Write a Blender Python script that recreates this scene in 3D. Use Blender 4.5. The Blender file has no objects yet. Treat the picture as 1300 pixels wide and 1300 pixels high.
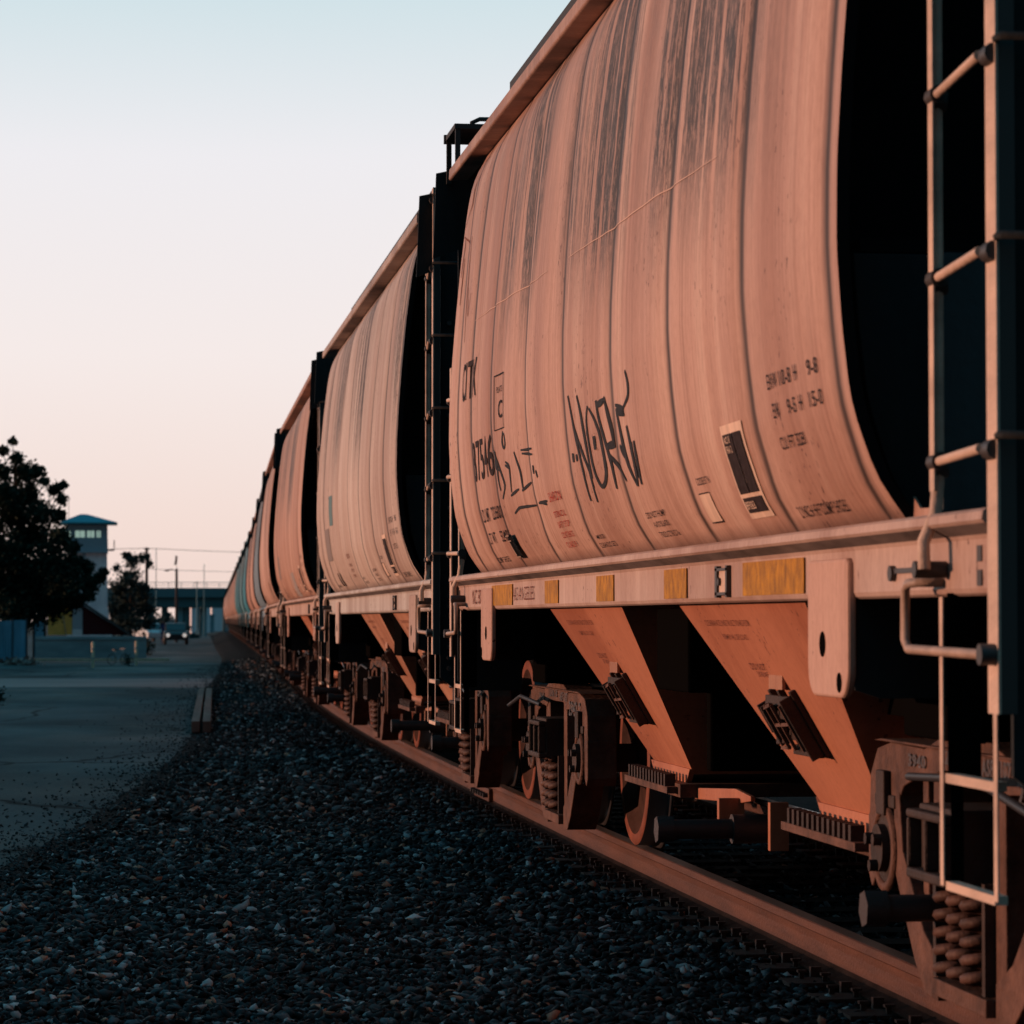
import bpy, bmesh, math, random
import numpy as np
from mathutils import Vector, Matrix, noise
random.seed(7); rng = np.random.default_rng(7)
R = math.radians
scn = bpy.context.scene
COL = scn.collection

# ------------------------------------------------------------------ helpers
class MB:
    """collects shapes, then links them as ONE mesh object"""
    def __init__(s): s.v = []; s.f = []; s.m = []; s.sm = []
    def add(s, vs, fs, m=0, smooth=False):
        o = len(s.v); s.v += [tuple(v) for v in vs]
        for f in fs: s.f.append(tuple(o+i for i in f)); s.m.append(m); s.sm.append(smooth)
    def box(s, x0, x1, y0, y1, z0, z1, m=0):
        x0, x1 = sorted((x0, x1)); y0, y1 = sorted((y0, y1)); z0, z1 = sorted((z0, z1))
        v = [(x, y, z) for z in (z0, z1) for y in (y0, y1) for x in (x0, x1)]
        s.add(v, [(0,2,3,1),(4,5,7,6),(0,1,5,4),(2,6,7,3),(0,4,6,2),(1,3,7,5)], m)
    def bar(s, a, b, w, t, up=(0,0,1), m=0):
        a = Vector(a); b = Vector(b); d = (b-a).normalized(); up = Vector(up)
        n = d.cross(up)
        if n.length < 1e-4: n = d.cross(Vector((1,0,0)))
        n.normalize(); u = n.cross(d).normalized()
        v = [p+n*(i*w/2)+u*(j*t/2) for p in (a, b) for i, j in ((-1,-1),(1,-1),(1,1),(-1,1))]
        s.add(v, [(3,2,1,0),(4,5,6,7),(0,1,5,4),(1,2,6,5),(2,3,7,6),(3,0,4,7)], m)
    def cyl(s, a, b, r, r1=None, n=14, m=0, cap=True):
        s.tube([a, b], [r, r if r1 is None else r1], n, m, cap)
    def tube(s, pts, r, n=8, m=0, cap=True):
        pts = [Vector(p) for p in pts]; k = len(pts)
        if not hasattr(r, '__len__'): r = [r]*k
        vs = []; prev = None
        for i, p in enumerate(pts):
            d = (pts[min(i+1, k-1)]-pts[max(i-1, 0)]).normalized()
            if prev is None:
                u = d.orthogonal().normalized()
            else:
                u = (prev-d*prev.dot(d)).normalized()
            prev = u; w = d.cross(u)
            for j in range(n):
                a = 2*math.pi*j/n
                vs.append(p+(u*math.cos(a)+w*math.sin(a))*r[i])
        fs = [(i*n+j, i*n+(j+1)%n, (i+1)*n+(j+1)%n, (i+1)*n+j) for i in range(k-1) for j in range(n)]
        s.add(vs, fs, m, True)
        if cap:
            s.add([vs[j] for j in range(n)], [tuple(range(n-1, -1, -1))], m)
            s.add([vs[(k-1)*n+j] for j in range(n)], [tuple(range(n))], m)
    def prism(s, poly, axis, a, b, m=0):
        """poly in the plane across axis: x->(y,z)  y->(x,z)  z->(x,y)"""
        def P(p, t):
            return (t, p[0], p[1]) if axis == 'x' else (p[0], t, p[1]) if axis == 'y' else (p[0], p[1], t)
        n = len(poly); vs = [P(p, a) for p in poly]+[P(p, b) for p in poly]
        s.add(vs, [tuple(range(n)), tuple(range(2*n-1, n-1, -1))]+[(i, i+n, (i+1)%n+n, (i+1)%n) for i in range(n)], m)
    def lathe(s, prof, c, n=40, m=0):
        """profile of (x offset, radius) turned about an axle along x"""
        k = len(prof); vs = []
        for x, r in prof:
            for j in range(n):
                a = 2*math.pi*j/n; vs.append((c[0]+x, c[1]+r*math.cos(a), c[2]+r*math.sin(a)))
        s.add(vs, [(i*n+j, i*n+(j+1)%n, (i+1)*n+(j+1)%n, (i+1)*n+j) for i in range(k-1) for j in range(n)], m, True)
    def mesh(s, name, mats):
        me = bpy.data.meshes.new(name); me.from_pydata(s.v, [], s.f)
        for mt in (mats if isinstance(mats, (list, tuple)) else [mats]): me.materials.append(mt)
        me.polygons.foreach_set('material_index', s.m); me.polygons.foreach_set('use_smooth', s.sm)
        bm = bmesh.new(); bm.from_mesh(me); bmesh.ops.recalc_face_normals(bm, faces=bm.faces); bm.to_mesh(me); bm.free()
        me.update(); return me
    def build(s, name, mats, parent=None, bevel=0, color=None):
        o = bpy.data.objects.new(name, s.mesh(name, mats)); COL.objects.link(o)
        if parent: o.parent = parent
        if bevel:
            b = o.modifiers.new('bevel', 'BEVEL'); b.width = bevel; b.segments = 2; b.limit_method = 'ANGLE'; b.angle_limit = R(40)
        if color: o.color = color
        return o
def link(name, me, parent=None):
    o = bpy.data.objects.new(name, me); COL.objects.link(o)
    if parent: o.parent = parent
    return o
def tag(o, label=None, cat=None, group=None, kind=None):
    if label: o['label'] = label
    if cat: o['category'] = cat
    if group: o['group'] = group
    if kind: o['kind'] = kind
    return o
def empty(name, loc=(0,0,0), rz=0):
    o = bpy.data.objects.new(name, None); COL.objects.link(o); o.location = loc; o.rotation_euler = (0,0,rz); o.empty_display_size = .3
    return o
def copy_tree(o, parent=None, skip=()):
    c = o.copy(); COL.objects.link(c)
    if parent: c.parent = parent
    for ch in list(o.children):
        if ch.name.split('.')[0] in skip: continue
        copy_tree(ch, c, skip)
    return c

# ------------------------------------------------------------------ materials
def mat(name, col=(.5,.5,.5), rough=.7, metal=0, spec=.3, bump=0, bscale=40, var=0, vscale=(3,3,3), dark=None, emit=None):
    m = bpy.data.materials.new(name); m.use_nodes = True; nt = m.node_tree; N = nt.nodes; L = nt.links
    b = N['Principled BSDF']; b.inputs['Base Color'].default_value = (*col, 1); b.inputs['Roughness'].default_value = rough
    b.inputs['Metallic'].default_value = metal; b.inputs['Specular IOR Level'].default_value = spec
    if var or bump or dark:
        tc = N.new('ShaderNodeTexCoord'); mp = N.new('ShaderNodeMapping'); mp.inputs['Scale'].default_value = vscale
        L.new(tc.outputs['Object'], mp.inputs[0])
        no = N.new('ShaderNodeTexNoise'); no.inputs['Scale'].default_value = 1; no.inputs['Detail'].default_value = 7; no.inputs['Roughness'].default_value = .65
        L.new(mp.outputs[0], no.inputs['Vector'])
        cr = N.new('ShaderNodeValToRGB'); d = dark or tuple(c*(1-var) for c in col)
        cr.color_ramp.elements[0].position = .32; cr.color_ramp.elements[0].color = (*d, 1)
        cr.color_ramp.elements[1].position = .68; cr.color_ramp.elements[1].color = (*[min(1, c*(1+var*.5)) for c in col], 1)
        L.new(no.outputs[0], cr.inputs[0]); L.new(cr.outputs[0], b.inputs['Base Color'])
    if bump:
        n2 = N.new('ShaderNodeTexNoise'); n2.inputs['Scale'].default_value = bscale; n2.inputs['Detail'].default_value = 5
        L.new(tc.outputs['Object'], n2.inputs['Vector'])
        bp = N.new('ShaderNodeBump'); bp.inputs['Strength'].default_value = bump; bp.inputs['Distance'].default_value = .01
        L.new(n2.outputs[0], bp.inputs['Height']); L.new(bp.outputs[0], b.inputs['Normal'])
    if emit:
        b.inputs['Emission Color'].default_value = (*emit[0], 1); b.inputs['Emission Strength'].default_value = emit[1]
    return m

def car_paint(name, stain=1., seam=True, grain=1.):
    """weathered freight car paint: object colour x streaks, soot, rust specks, dirty seams"""
    m = bpy.data.materials.new(name); m.use_nodes = True; nt = m.node_tree; N = nt.nodes; L = nt.links
    b = N['Principled BSDF']; b.inputs['Roughness'].default_value = .6; b.inputs['Specular IOR Level'].default_value = .22
    tc = N.new('ShaderNodeTexCoord'); oi = N.new('ShaderNodeObjectInfo')
    off = N.new('ShaderNodeVectorMath'); off.operation = 'SCALE'; off.inputs[0].default_value = (0, 31, 7); L.new(oi.outputs['Random'], off.inputs['Scale'])
    pos = N.new('ShaderNodeVectorMath'); pos.operation = 'ADD'; L.new(tc.outputs['Object'], pos.inputs[0]); L.new(off.outputs[0], pos.inputs[1])
    def nz(scale, detail=5, rough=.6, dist=0):
        mp = N.new('ShaderNodeMapping'); mp.inputs['Scale'].default_value = scale; L.new(pos.outputs[0], mp.inputs[0])
        n = N.new('ShaderNodeTexNoise'); n.inputs['Scale'].default_value = 1; n.inputs['Detail'].default_value = detail
        n.inputs['Roughness'].default_value = rough; n.inputs['Distortion'].default_value = dist; L.new(mp.outputs[0], n.inputs['Vector']); return n.outputs[0]
    def mr(v, a, b_, c=0, d=1):
        n = N.new('ShaderNodeMapRange'); n.interpolation_type = 'SMOOTHSTEP'
        for i, x in enumerate((a, b_, c, d)): n.inputs[1+i].default_value = x
        L.new(v, n.inputs[0]); return n.outputs[0]
    def ma(op, a, b_=None):
        n = N.new('ShaderNodeMath'); n.operation = op
        for i, x in enumerate((a, b_)):
            if x is None: continue
            if isinstance(x, (int, float)): n.inputs[i].default_value = x
            else: L.new(x, n.inputs[i])
        return n.outputs[0]
    def mix(f, a, c, typ='MIX'):
        n = N.new('ShaderNodeMix'); n.data_type = 'RGBA'; n.blend_type = typ
        if isinstance(f, (int, float)): n.inputs[0].default_value = f
        else: L.new(f, n.inputs[0])
        for i, x in ((6, a), (7, c)):
            if isinstance(x, tuple): n.inputs[i].default_value = (*x, 1)
            else: L.new(x, n.inputs[i])
        return n.outputs[2]
    sep = N.new('ShaderNodeSeparateXYZ'); L.new(tc.outputs['Object'], sep.inputs[0]); z = sep.outputs[2]
    c = oi.outputs['Color']
    c = mix(mr(nz((1, 1.5, .30), 6), .36, .66, 0, .70), c, (.58, .46, .42), 'MULTIPLY')
    c = mix(mr(nz((1, 5.5, .2), 5), .50, .68, 0, .60*grain), c, (1.22, 1.38, 1.42), 'MULTIPLY')
    c = mix(mr(nz((1, 60, .7), 3), .35, .72, 0, .30*grain), c, (.52, .42, .38), 'MULTIPLY')
    c = mix(mr(nz((1, 14, .3), 6, .7), .50, .72, 0, .42*grain), c, (.42, .30, .26), 'MULTIPLY')
    c = mix(mr(nz((40, 45, 22), 5, .75), .40, .70, 0, .30), c, (.55, .48, .45), 'MULTIPLY')
    # run marks and soot coming down from the eave
    soot = ma('MULTIPLY', mr(nz((1, 8.0, .26), 9, .76, .3), .43, .52), mr(z, 2.15, 3.0))
    yy_ = ma('DIVIDE', ma('ADD', sep.outputs[1], 1.0), .62); gs = ma('EXPONENT', ma('MULTIPLY', ma('MULTIPLY', yy_, yy_), -1.0))
    soot = ma('MULTIPLY', soot, ma('MAXIMUM', gs, ma('MULTIPLY', mr(nz((1, .8, .12), 2), .46, .64), .75)))
    gr = ma('MULTIPLY', mr(nz((30, 36, 12), 6, .8), .40, .54), 1.0)
    soot = ma('MULTIPLY', soot, ma('ADD', ma('MULTIPLY', gr, .62), .38))
    c = mix(ma('MINIMUM', ma('MULTIPLY', soot, 1.5*stain), .97), c, (.028, .022, .02))
    # veil of grey dust near the top
    c = mix(ma('MULTIPLY', mr(z, 2.3, 3.9), ma('MULTIPLY', mr(nz((8, 9, 4), 8, .8), .35, .65), .62*stain)), c, (.20, .155, .14))
    # rust specks
    sp = ma('MULTIPLY', mr(nz((45, 40, 28), 2, .5), .655, .70), mr(nz((1.3, 1.5, .9), 3), .50, .60))
    c = mix(ma('MULTIPLY', sp, .85), c, (.07, .025, .02))
    if seam:
        at = N.new('ShaderNodeAttribute'); at.attribute_name = 'seam'
        sw = ma('MULTIPLY', at.outputs['Fac'], mr(nz((6, 30, 2.2), 6), .15, .62, .8, 1))
        c = mix(ma('MULTIPLY', sw, .97), c, (.022, .012, .010))
    L.new(c, b.inputs['Base Color'])
    bp = N.new('ShaderNodeBump'); bp.inputs['Strength'].default_value = .25; bp.inputs['Distance'].default_value = .004
    L.new(nz((1, 55, 1.2), 4), bp.inputs['Height']); L.new(bp.outputs[0], b.inputs['Normal'])
    return m

M = {}
M['paint'] = car_paint('car_paint')
M['paint_plain'] = car_paint('car_paint_plain', .3, False, .55)
M['shadestrip'] = mat('grey_lip_shade', (.17,.145,.14), .8, 0, .1, .2, 60, .5, (3,2,10), dark=(.07,.06,.06))  # shade on the sill's underside, painted as a grey strip
M['hopper'] = car_paint('hopper_paint', 0, False, .25)
M['underframe'] = mat('shade_black_underframe', (.004,.004,.004), .95, 0, .0, .4, 60)  # black shade under the train put into the base colour
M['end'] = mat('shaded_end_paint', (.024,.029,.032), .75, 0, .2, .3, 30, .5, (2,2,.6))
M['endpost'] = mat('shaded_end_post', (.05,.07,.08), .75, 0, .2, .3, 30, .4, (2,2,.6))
M['endbay'] = mat('shaded_slope_sheet', (.022,.026,.03), .8, 0, .15, .3, 30, .4, (2,2,.6))  # car paint darkened to hold the shade of the end
M['endvoid'] = mat('black_slope_recess', (.008,.008,.009), .9, 0, .05)  # shade of the end recess put into the colour
M['cast'] = mat('rusty_cast_steel', (.13,.068,.05), .75, 0, .25, .6, 55, .55, (7,7,7), dark=(.05,.026,.02))
M['springs'] = mat('grimy_coil_steel', (.10,.05,.038), .65, 0, .3, .4, 60, .5, (9,9,9), dark=(.03,.016,.013))
M['castdark'] = mat('oily_cast_steel', (.042,.028,.025), .7, 0, .3, .5, 60, .5, (6,6,6))
M['wheelrim'] = mat('rust_red_wheel', (.20,.06,.035), .7, 0, .3, .4, 60, .5, (4,4,4), dark=(.09,.03,.02))
M['wheelplate'] = mat('shaded_wheel_plate', (.06,.03,.024), .8, 0, .15, .3, 50, .5, (6,6,6))  # shade cast over the wheel plate is put into its colour
M['tread'] = mat('worn_tread_steel', (.22,.22,.23), .35, .8, .5)
M['greased'] = mat('black_bearing', (.05,.04,.04), .45, 0, .5, .2, 80)
M['ladder'] = mat('faded_ladder_paint', (.60,.45,.36), .6, 0, .3, .3, 80, .3, (3,3,8))
M['rung'] = mat('rung_steel', (.42,.31,.25), .5, 0, .4, .2, 90, .3, (9,9,9))
M['bolt'] = mat('dark_bolt', (.05,.045,.045), .5, 0, .4)
M['black'] = mat('black_stencil_paint', (.035,.026,.028), .8, 0, .1, 0, 40, .6, (40,60,30))
M['graffiti'] = mat('worn_black_spray', (.035,.04,.048), .8, 0, .1, 0, 40, .5, (20,40,20))
M['brownspray'] = mat('faded_brown_marker', (.20,.085,.065), .8, 0, .1)
M['red'] = mat('faded_red_stencil', (.42,.06,.045), .8, 0, .1, 0, 40, .6, (50,70,40))
M['yellow'] = mat('yellow_reflector', (.42,.20,.006), .6, 0, .2, .2, 120, .5, (30,22,14), dark=(.20,.09,.01))
M['label'] = mat('label_white', (.72,.55,.44), .6, 0, .2, 0, 40, .25, (10,14,3))
M['scr'] = mat('pale_scratch', (.62,.44,.36), .8)
M['walk'] = mat('dark_grating', (.03,.03,.032), .7)
M['rail'] = mat('rail_rust', (.10,.040,.023), .65, 0, .3, .5, 70, .35, (14,1.6,16), dark=(.055,.022,.015))
M['railfoot'] = mat('shaded_rail_foot', (.030,.020,.017), .9, 0, .05, .6, 60, .5, (9,5,9))  # rail foot and lower web painted dark as if in shadow
M['railtop'] = mat('rail_running_surface', (.55,.46,.42), .32, .85, .5, 0, 40, .3, (10,1,10))
M['tie'] = mat('creosoted_tie', (.014,.011,.010), .9, 0, .1, .8, 30, .5, (20,3,20))
M['plate'] = mat('rusted_tie_plate', (.05,.028,.022), .75, 0, .3, .5, 70, .5, (15,15,15))
M['hose'] = mat('air_hose', (.03,.03,.035), .5)

def ground_mat(name, cols, scale, bump=.4, bscale=30, big=None):
    m = mat(name, cols[0], .95, 0, .08); nt = m.node_tree; N = nt.nodes; L = nt.links; b = N['Principled BSDF']
    tc = N.new('ShaderNodeTexCoord')
    mp = N.new('ShaderNodeMapping'); mp.inputs['Scale'].default_value = scale; L.new(tc.outputs['Object'], mp.inputs[0])
    n = N.new('ShaderNodeTexNoise'); n.inputs['Scale'].default_value = 1; n.inputs['Detail'].default_value = 10; n.inputs['Roughness'].default_value = .62; L.new(mp.outputs[0], n.inputs['Vector'])
    cr = N.new('ShaderNodeValToRGB'); el = cr.color_ramp.elements
    el[0].position = .3; el[0].color = (*cols[0], 1); el[1].position = .72; el[1].color = (*cols[-1], 1)
    if len(cols) == 3: e = el.new(.5); e.color = (*cols[1], 1)
    L.new(n.outputs[0], cr.inputs[0])
    n2 = N.new('ShaderNodeTexNoise'); n2.inputs['Scale'].default_value = bscale; n2.inputs['Detail'].default_value = 6; n2.inputs['Roughness'].default_value = .8; L.new(tc.outputs['Object'], n2.inputs['Vector'])
    mx = N.new('ShaderNodeMix'); mx.data_type = 'RGBA'; mx.blend_type = 'MULTIPLY'; mx.inputs[0].default_value = .8
    r2 = N.new('ShaderNodeValToRGB'); r2.color_ramp.elements[0].position = .35; r2.color_ramp.elements[0].color = (.45,.45,.45,1); r2.color_ramp.elements[1].position = .65
    L.new(n2.outputs[0], r2.inputs[0]); L.new(cr.outputs[0], mx.inputs[6]); L.new(r2.outputs[0], mx.inputs[7]); L.new(mx.outputs[2], b.inputs['Base Color'])
    bp = N.new('ShaderNodeBump'); bp.inputs['Strength'].default_value = bump; bp.inputs['Distance'].default_value = .02
    L.new(n2.outputs[0], bp.inputs['Height']); L.new(bp.outputs[0], b.inputs['Normal'])
    return m
M['asphalt'] = ground_mat('worn_asphalt', [(.060,.095,.105), (.11,.14,.145), (.24,.20,.18)], (.35,.13,1), .5, 22)
def add_cracks(m):
    nt = m.node_tree; N = nt.nodes; L = nt.links; b = N['Principled BSDF']; src = b.inputs['Base Color'].links[0].from_socket
    tc = N.new('ShaderNodeTexCoord'); mp = N.new('ShaderNodeMapping'); mp.inputs['Scale'].default_value = (.22, .10, 1); L.new(tc.outputs['Object'], mp.inputs[0])
    nz_ = N.new('ShaderNodeTexNoise'); nz_.inputs['Scale'].default_value = 3; nz_.inputs['Detail'].default_value = 6; L.new(mp.outputs[0], nz_.inputs['Vector'])
    mv = N.new('ShaderNodeMix'); mv.data_type = 'VECTOR'; mv.inputs[0].default_value = .22; L.new(mp.outputs[0], mv.inputs[4]); L.new(nz_.outputs['Color'], mv.inputs[5])
    vo = N.new('ShaderNodeTexVoronoi'); vo.feature = 'DISTANCE_TO_EDGE'; vo.inputs['Scale'].default_value = 1.6; L.new(mv.outputs[1], vo.inputs['Vector'])
    r = N.new('ShaderNodeMapRange'); r.inputs[1].default_value = .004; r.inputs[2].default_value = .014; r.inputs[3].default_value = .25; r.inputs[4].default_value = 1; L.new(vo.outputs['Distance'], r.inputs[0])
    big = N.new('ShaderNodeTexNoise'); big.inputs['Scale'].default_value = 1.6; big.inputs['Detail'].default_value = 3; L.new(mp.outputs[0], big.inputs['Vector'])
    r2 = N.new('ShaderNodeMapRange'); r2.inputs[1].default_value = .35; r2.inputs[2].default_value = .65; r2.inputs[3].default_value = .55; r2.inputs[4].default_value = 1.25; L.new(big.outputs[0], r2.inputs[0])
    mu = N.new('ShaderNodeMath'); mu.operation = 'MULTIPLY'; L.new(r.outputs[0], mu.inputs[0]); L.new(r2.outputs[0], mu.inputs[1])
    vm = N.new('ShaderNodeVectorMath'); vm.operation = 'SCALE'; L.new(src, vm.inputs[0]); L.new(mu.outputs[0], vm.inputs['Scale']); L.new(vm.outputs[0], b.inputs['Base Color'])
add_cracks(M['asphalt'])
M['dirt'] = ground_mat('dusty_ground', [(.05,.05,.045), (.12,.10,.085)], (.05,.03,1), .4, 8)
M['bed'] = ground_mat('fine_ballast_grit', [(.004,.006,.007), (.012,.015,.017)], (4,4,4), .9, 60)
def stone_mat(name, a, b_, c):
    m = mat(name, a, .7, 0, .14); nt = m.node_tree; N = nt.nodes; L = nt.links; b = N['Principled BSDF']
    at = N.new('ShaderNodeAttribute'); at.attribute_name = 'tone'
    cr = N.new('ShaderNodeValToRGB'); el = cr.color_ramp.elements
    el[0].position = 0; el[0].color = (*a, 1); el[1].position = 1; el[1].color = (*c, 1)
    for p_, c_ in ((.58, tuple(x*2.2 for x in a)), (.74, b_), (.87, tuple(x*2.6 for x in b_)), (.90, (.36,.43,.45)), (.93, (.36,.43,.45)), (.955, (.52,.24,.15)), (.98, (.50,.28,.20))): e = el.new(p_); e.color = (*c_, 1)  # pale and orange tones paint glints and sun flecks on some stones
    L.new(at.outputs['Fac'], cr.inputs[0])
    tc = N.new('ShaderNodeTexCoord'); n = N.new('ShaderNodeTexNoise'); n.inputs['Scale'].default_value = 70; n.inputs['Detail'].default_value = 4; L.new(tc.outputs['Object'], n.inputs['Vector'])
    mx = N.new('ShaderNodeMix'); mx.data_type = 'RGBA'; mx.blend_type = 'MULTIPLY'; mx.inputs[0].default_value = .6
    L.new(cr.outputs[0], mx.inputs[6]); L.new(n.outputs[0], mx.inputs[7]); L.new(mx.outputs[2], b.inputs['Base Color'])
    return m
M['stone'] = stone_mat('crushed_stone', (.004,.0075,.009), (.045,.068,.078), (.70,.70,.70))

# ------------------------------------------------------------------ track geometry
def slope(y):
    if y < 15.5: return 0.
    if y < 53.2: return .038*(y-15.5)/37.7
    if y < 87: return .038
    return .0335
_ys = np.arange(-60, 701, .5); _xs = np.zeros_like(_ys)
for i in range(1, len(_ys)): _xs[i] = _xs[i-1]+slope(_ys[i-1]+.25)*.5
def tx(y): return float(np.interp(y, _ys, _xs))
def gz(y):                                                   # lie of the land beside the line
    return float(np.interp(y, [0, 60, 200, 400], [-.30, -.33, -.62, -.8]))

# ------------------------------------------------------------------ hopper car
PRF = [(1.435,1.38),(1.46,1.42),(1.555,1.475),(1.76,1.54),(1.96,1.565),(2.17,1.58),(2.4,1.578),(2.65,1.564),(2.9,1.545),(3.2,1.517),(3.48,1.482),(3.64,1.455),(3.75,1.415),(3.84,1.355)]
_pz = np.array([p[0] for p in PRF]); _pw = np.array([p[1] for p in PRF])
_zf = np.linspace(1.435, 3.84, 200); _wf = np.interp(_zf, _pz, _pw)
_k = np.ones(9)/9; _wf = np.convolve(np.pad(_wf, 4, 'edge'), _k, 'valid')
def hw(z): return float(np.interp(z, _zf, _wf))
SEAMS = [-3.8,-2.55,-1.3,-.05,1.2,2.4,3.3,4.0]
YN, YF = -5.09, 4.32                                          # body ends
def dent(y, z, seed=0):
    sd = min(abs(y-q) for q in SEAMS+[YN+.15]); ed = min(1, (3.84-z)/.3, (z-1.43)/.25)
    d = .012*(1-math.exp(-(sd/.10)**2))*max(0, ed)
    d += .016*noise.noise(Vector((y*1.1+seed, z*.42, seed)))*max(0, ed)
    d += .007*noise.noise(Vector((y*3.4+seed, z*.5, seed+9)))*max(0, ed)
    return d
def side_x(y, z): return -(hw(z)+dent(y, z))

def body_mesh():
    ys = set(np.round(np.linspace(YN, YF, 150), 4))
    for q in SEAMS+[YN+.15]:
        for o in (-.075,-.05,-.03,-.018,-.009,0,.009,.018,.03,.05,.075): ys.add(round(q+o, 4))
    ys = sorted(y for y in ys if YN <= y <= YF); zs = list(np.linspace(1.435, 3.84, 46))
    b = MB(); seam = []
    for s in (-1, 1):
        vs = []
        for y in ys:
            for z in zs: vs.append((s*(hw(z)+dent(y, z, 0 if s < 0 else 40)), y, z))
        n = len(zs); fs = [(i*n+j, i*n+j+1, (i+1)*n+j+1, (i+1)*n+j) for i in range(len(ys)-1) for j in range(n-1)]
        b.add(vs, fs, 0, True)
        for y in ys:
            wv = max(math.exp(-((y-q)/.038)**2) for q in SEAMS+[YN+.15])
            for z in zs: seam.append(max(wv, .9*math.exp(-((z-1.44)/.012)**2)))
        # returned flange at both ends
        for ye, dy in ((YN, .05), (YF, -.05)):
            vs = [(s*(hw(z)+dent(ye, z, 0 if s < 0 else 40)-t), ye+e, z) for z in zs for t, e in ((0, 0), (.035, 0), (.035, dy))]
            b.add(vs, [(i*3+j, i*3+j+1, (i+1)*3+j+1, (i+1)*3+j) for i in range(n-1) for j in range(2)], 1, False)
            seam += [0]*len(vs)
    b2 = b.mesh('body', [M['paint'], M['endvoid']])
    at = b2.attributes.new('seam', 'FLOAT', 'POINT'); at.data.foreach_set('value', seam)
    return b2

def halfprofile(z0, z1, inset, n=14):
    zs = np.linspace(z0, z1, n)
    return [(-(hw(z)-inset), z) for z in zs]+[((hw(z)-inset), z) for z in zs[::-1]]

def text_mesh(txt, y0, y1, z0, z1, m, off=.005, name='lettering', surf=None, bold=0):
    """flat letters fitted to a rectangle on the car side; y0 is the far (left) edge"""
    cu = bpy.data.curves.new('t', 'FONT'); cu.body = txt; cu.offset = bold; cu.resolution_u = 3; cu.space_character = 1.12
    o = bpy.data.objects.new('t', cu); COL.objects.link(o)
    dg = bpy.context.evaluated_depsgraph_get(); me = bpy.data.meshes.new_from_object(o.evaluated_get(dg))
    bpy.data.objects.remove(o); bpy.data.curves.remove(cu)
    co = np.array([v.co[:] for v in me.vertices]); mn = co.min(0); mxx = co.max(0)
    bm = bmesh.new(); bm.from_mesh(me); bmesh.ops.triangulate(bm, faces=bm.faces)
    for v in bm.verts:
        u = (v.co.x-mn[0])/(mxx[0]-mn[0]); w = (v.co.y-mn[1])/(mxx[1]-mn[1])
        y = y0+(y1-y0)*u; z = z0+(z1-z0)*w
        x = (side_x(y, z) if surf is None else surf(y, z))-off
        v.co = (x, y, z)
    bmesh.ops.recalc_face_normals(bm, faces=bm.faces); bm.to_mesh(me); bm.free()
    me.name = name; me.materials.clear(); me.materials.append(m); return me
def text_block(lines, m, parent, name='lettering', off=.004, surf=None, bold=0.006):
    for l in lines: o = link(name, text_mesh(*l, m, off, surf=surf, bold=bold), parent)
    return o
def strokes(polys, m, parent, name, w=.02, off=.003, wy=3.2):
    """sprayed lines on the side sheet (a ribbon following the surface)"""
    b = MB()
    for pl in polys:
        pts = []
        for (a, c), (d, e) in zip(pl, pl[1:]):
            k = max(2, int(math.hypot(a-d, c-e)/.02))
            pts += [(a+(d-a)*i/k, c+(e-c)*i/k) for i in range(k)]
        pts.append(pl[-1]); n = len(pts); vs = []
        for _ in range(3):
            pts = [pts[0]]+[((pts[i-1][0]+pts[i][0]*2+pts[i+1][0])/4, (pts[i-1][1]+pts[i][1]*2+pts[i+1][1])/4) for i in range(1, n-1)]+[pts[-1]]
        for i, (y, z) in enumerate(pts):
            p0 = pts[max(0, i-1)]; p1 = pts[min(n-1, i+1)]; dy = p1[0]-p0[0]; dz = p1[1]-p0[1]; l = math.hypot(dy, dz) or 1
            ww = w*(.55+.55*math.sin(math.pi*min(1, max(0, (i+.6)/n)))+.12*noise.noise(Vector((i*.3, y, z))))
            ny, nz_ = -dz/l*ww*wy/2, dy/l*ww/2
            for s in (-1, 1):
                yy = y+ny*s; zz = z+nz_*s; vs.append((side_x(yy, zz)-off, yy, zz))
        b.add(vs, [(2*i, 2*i+1, 2*i+3, 2*i+2) for i in range(n-1)])
    return b.build(name, m, parent)
def patch(b, y0, y1, z0, z1, off, m=0, tilt=0):
    """thin plate following the side, y0 far edge"""
    n = 8; vs = []
    for i in range(n+1):
        z = z0+(z1-z0)*i/n
        for y in (y0, (y0+y1)/2, y1): vs.append((side_x(y, z)-off, y, z))
    b.add(vs, [(3*i+j, 3*i+j+1, 3*i+j+4, 3*i+j+3) for i in range(n) for j in range(2)], m)

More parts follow.
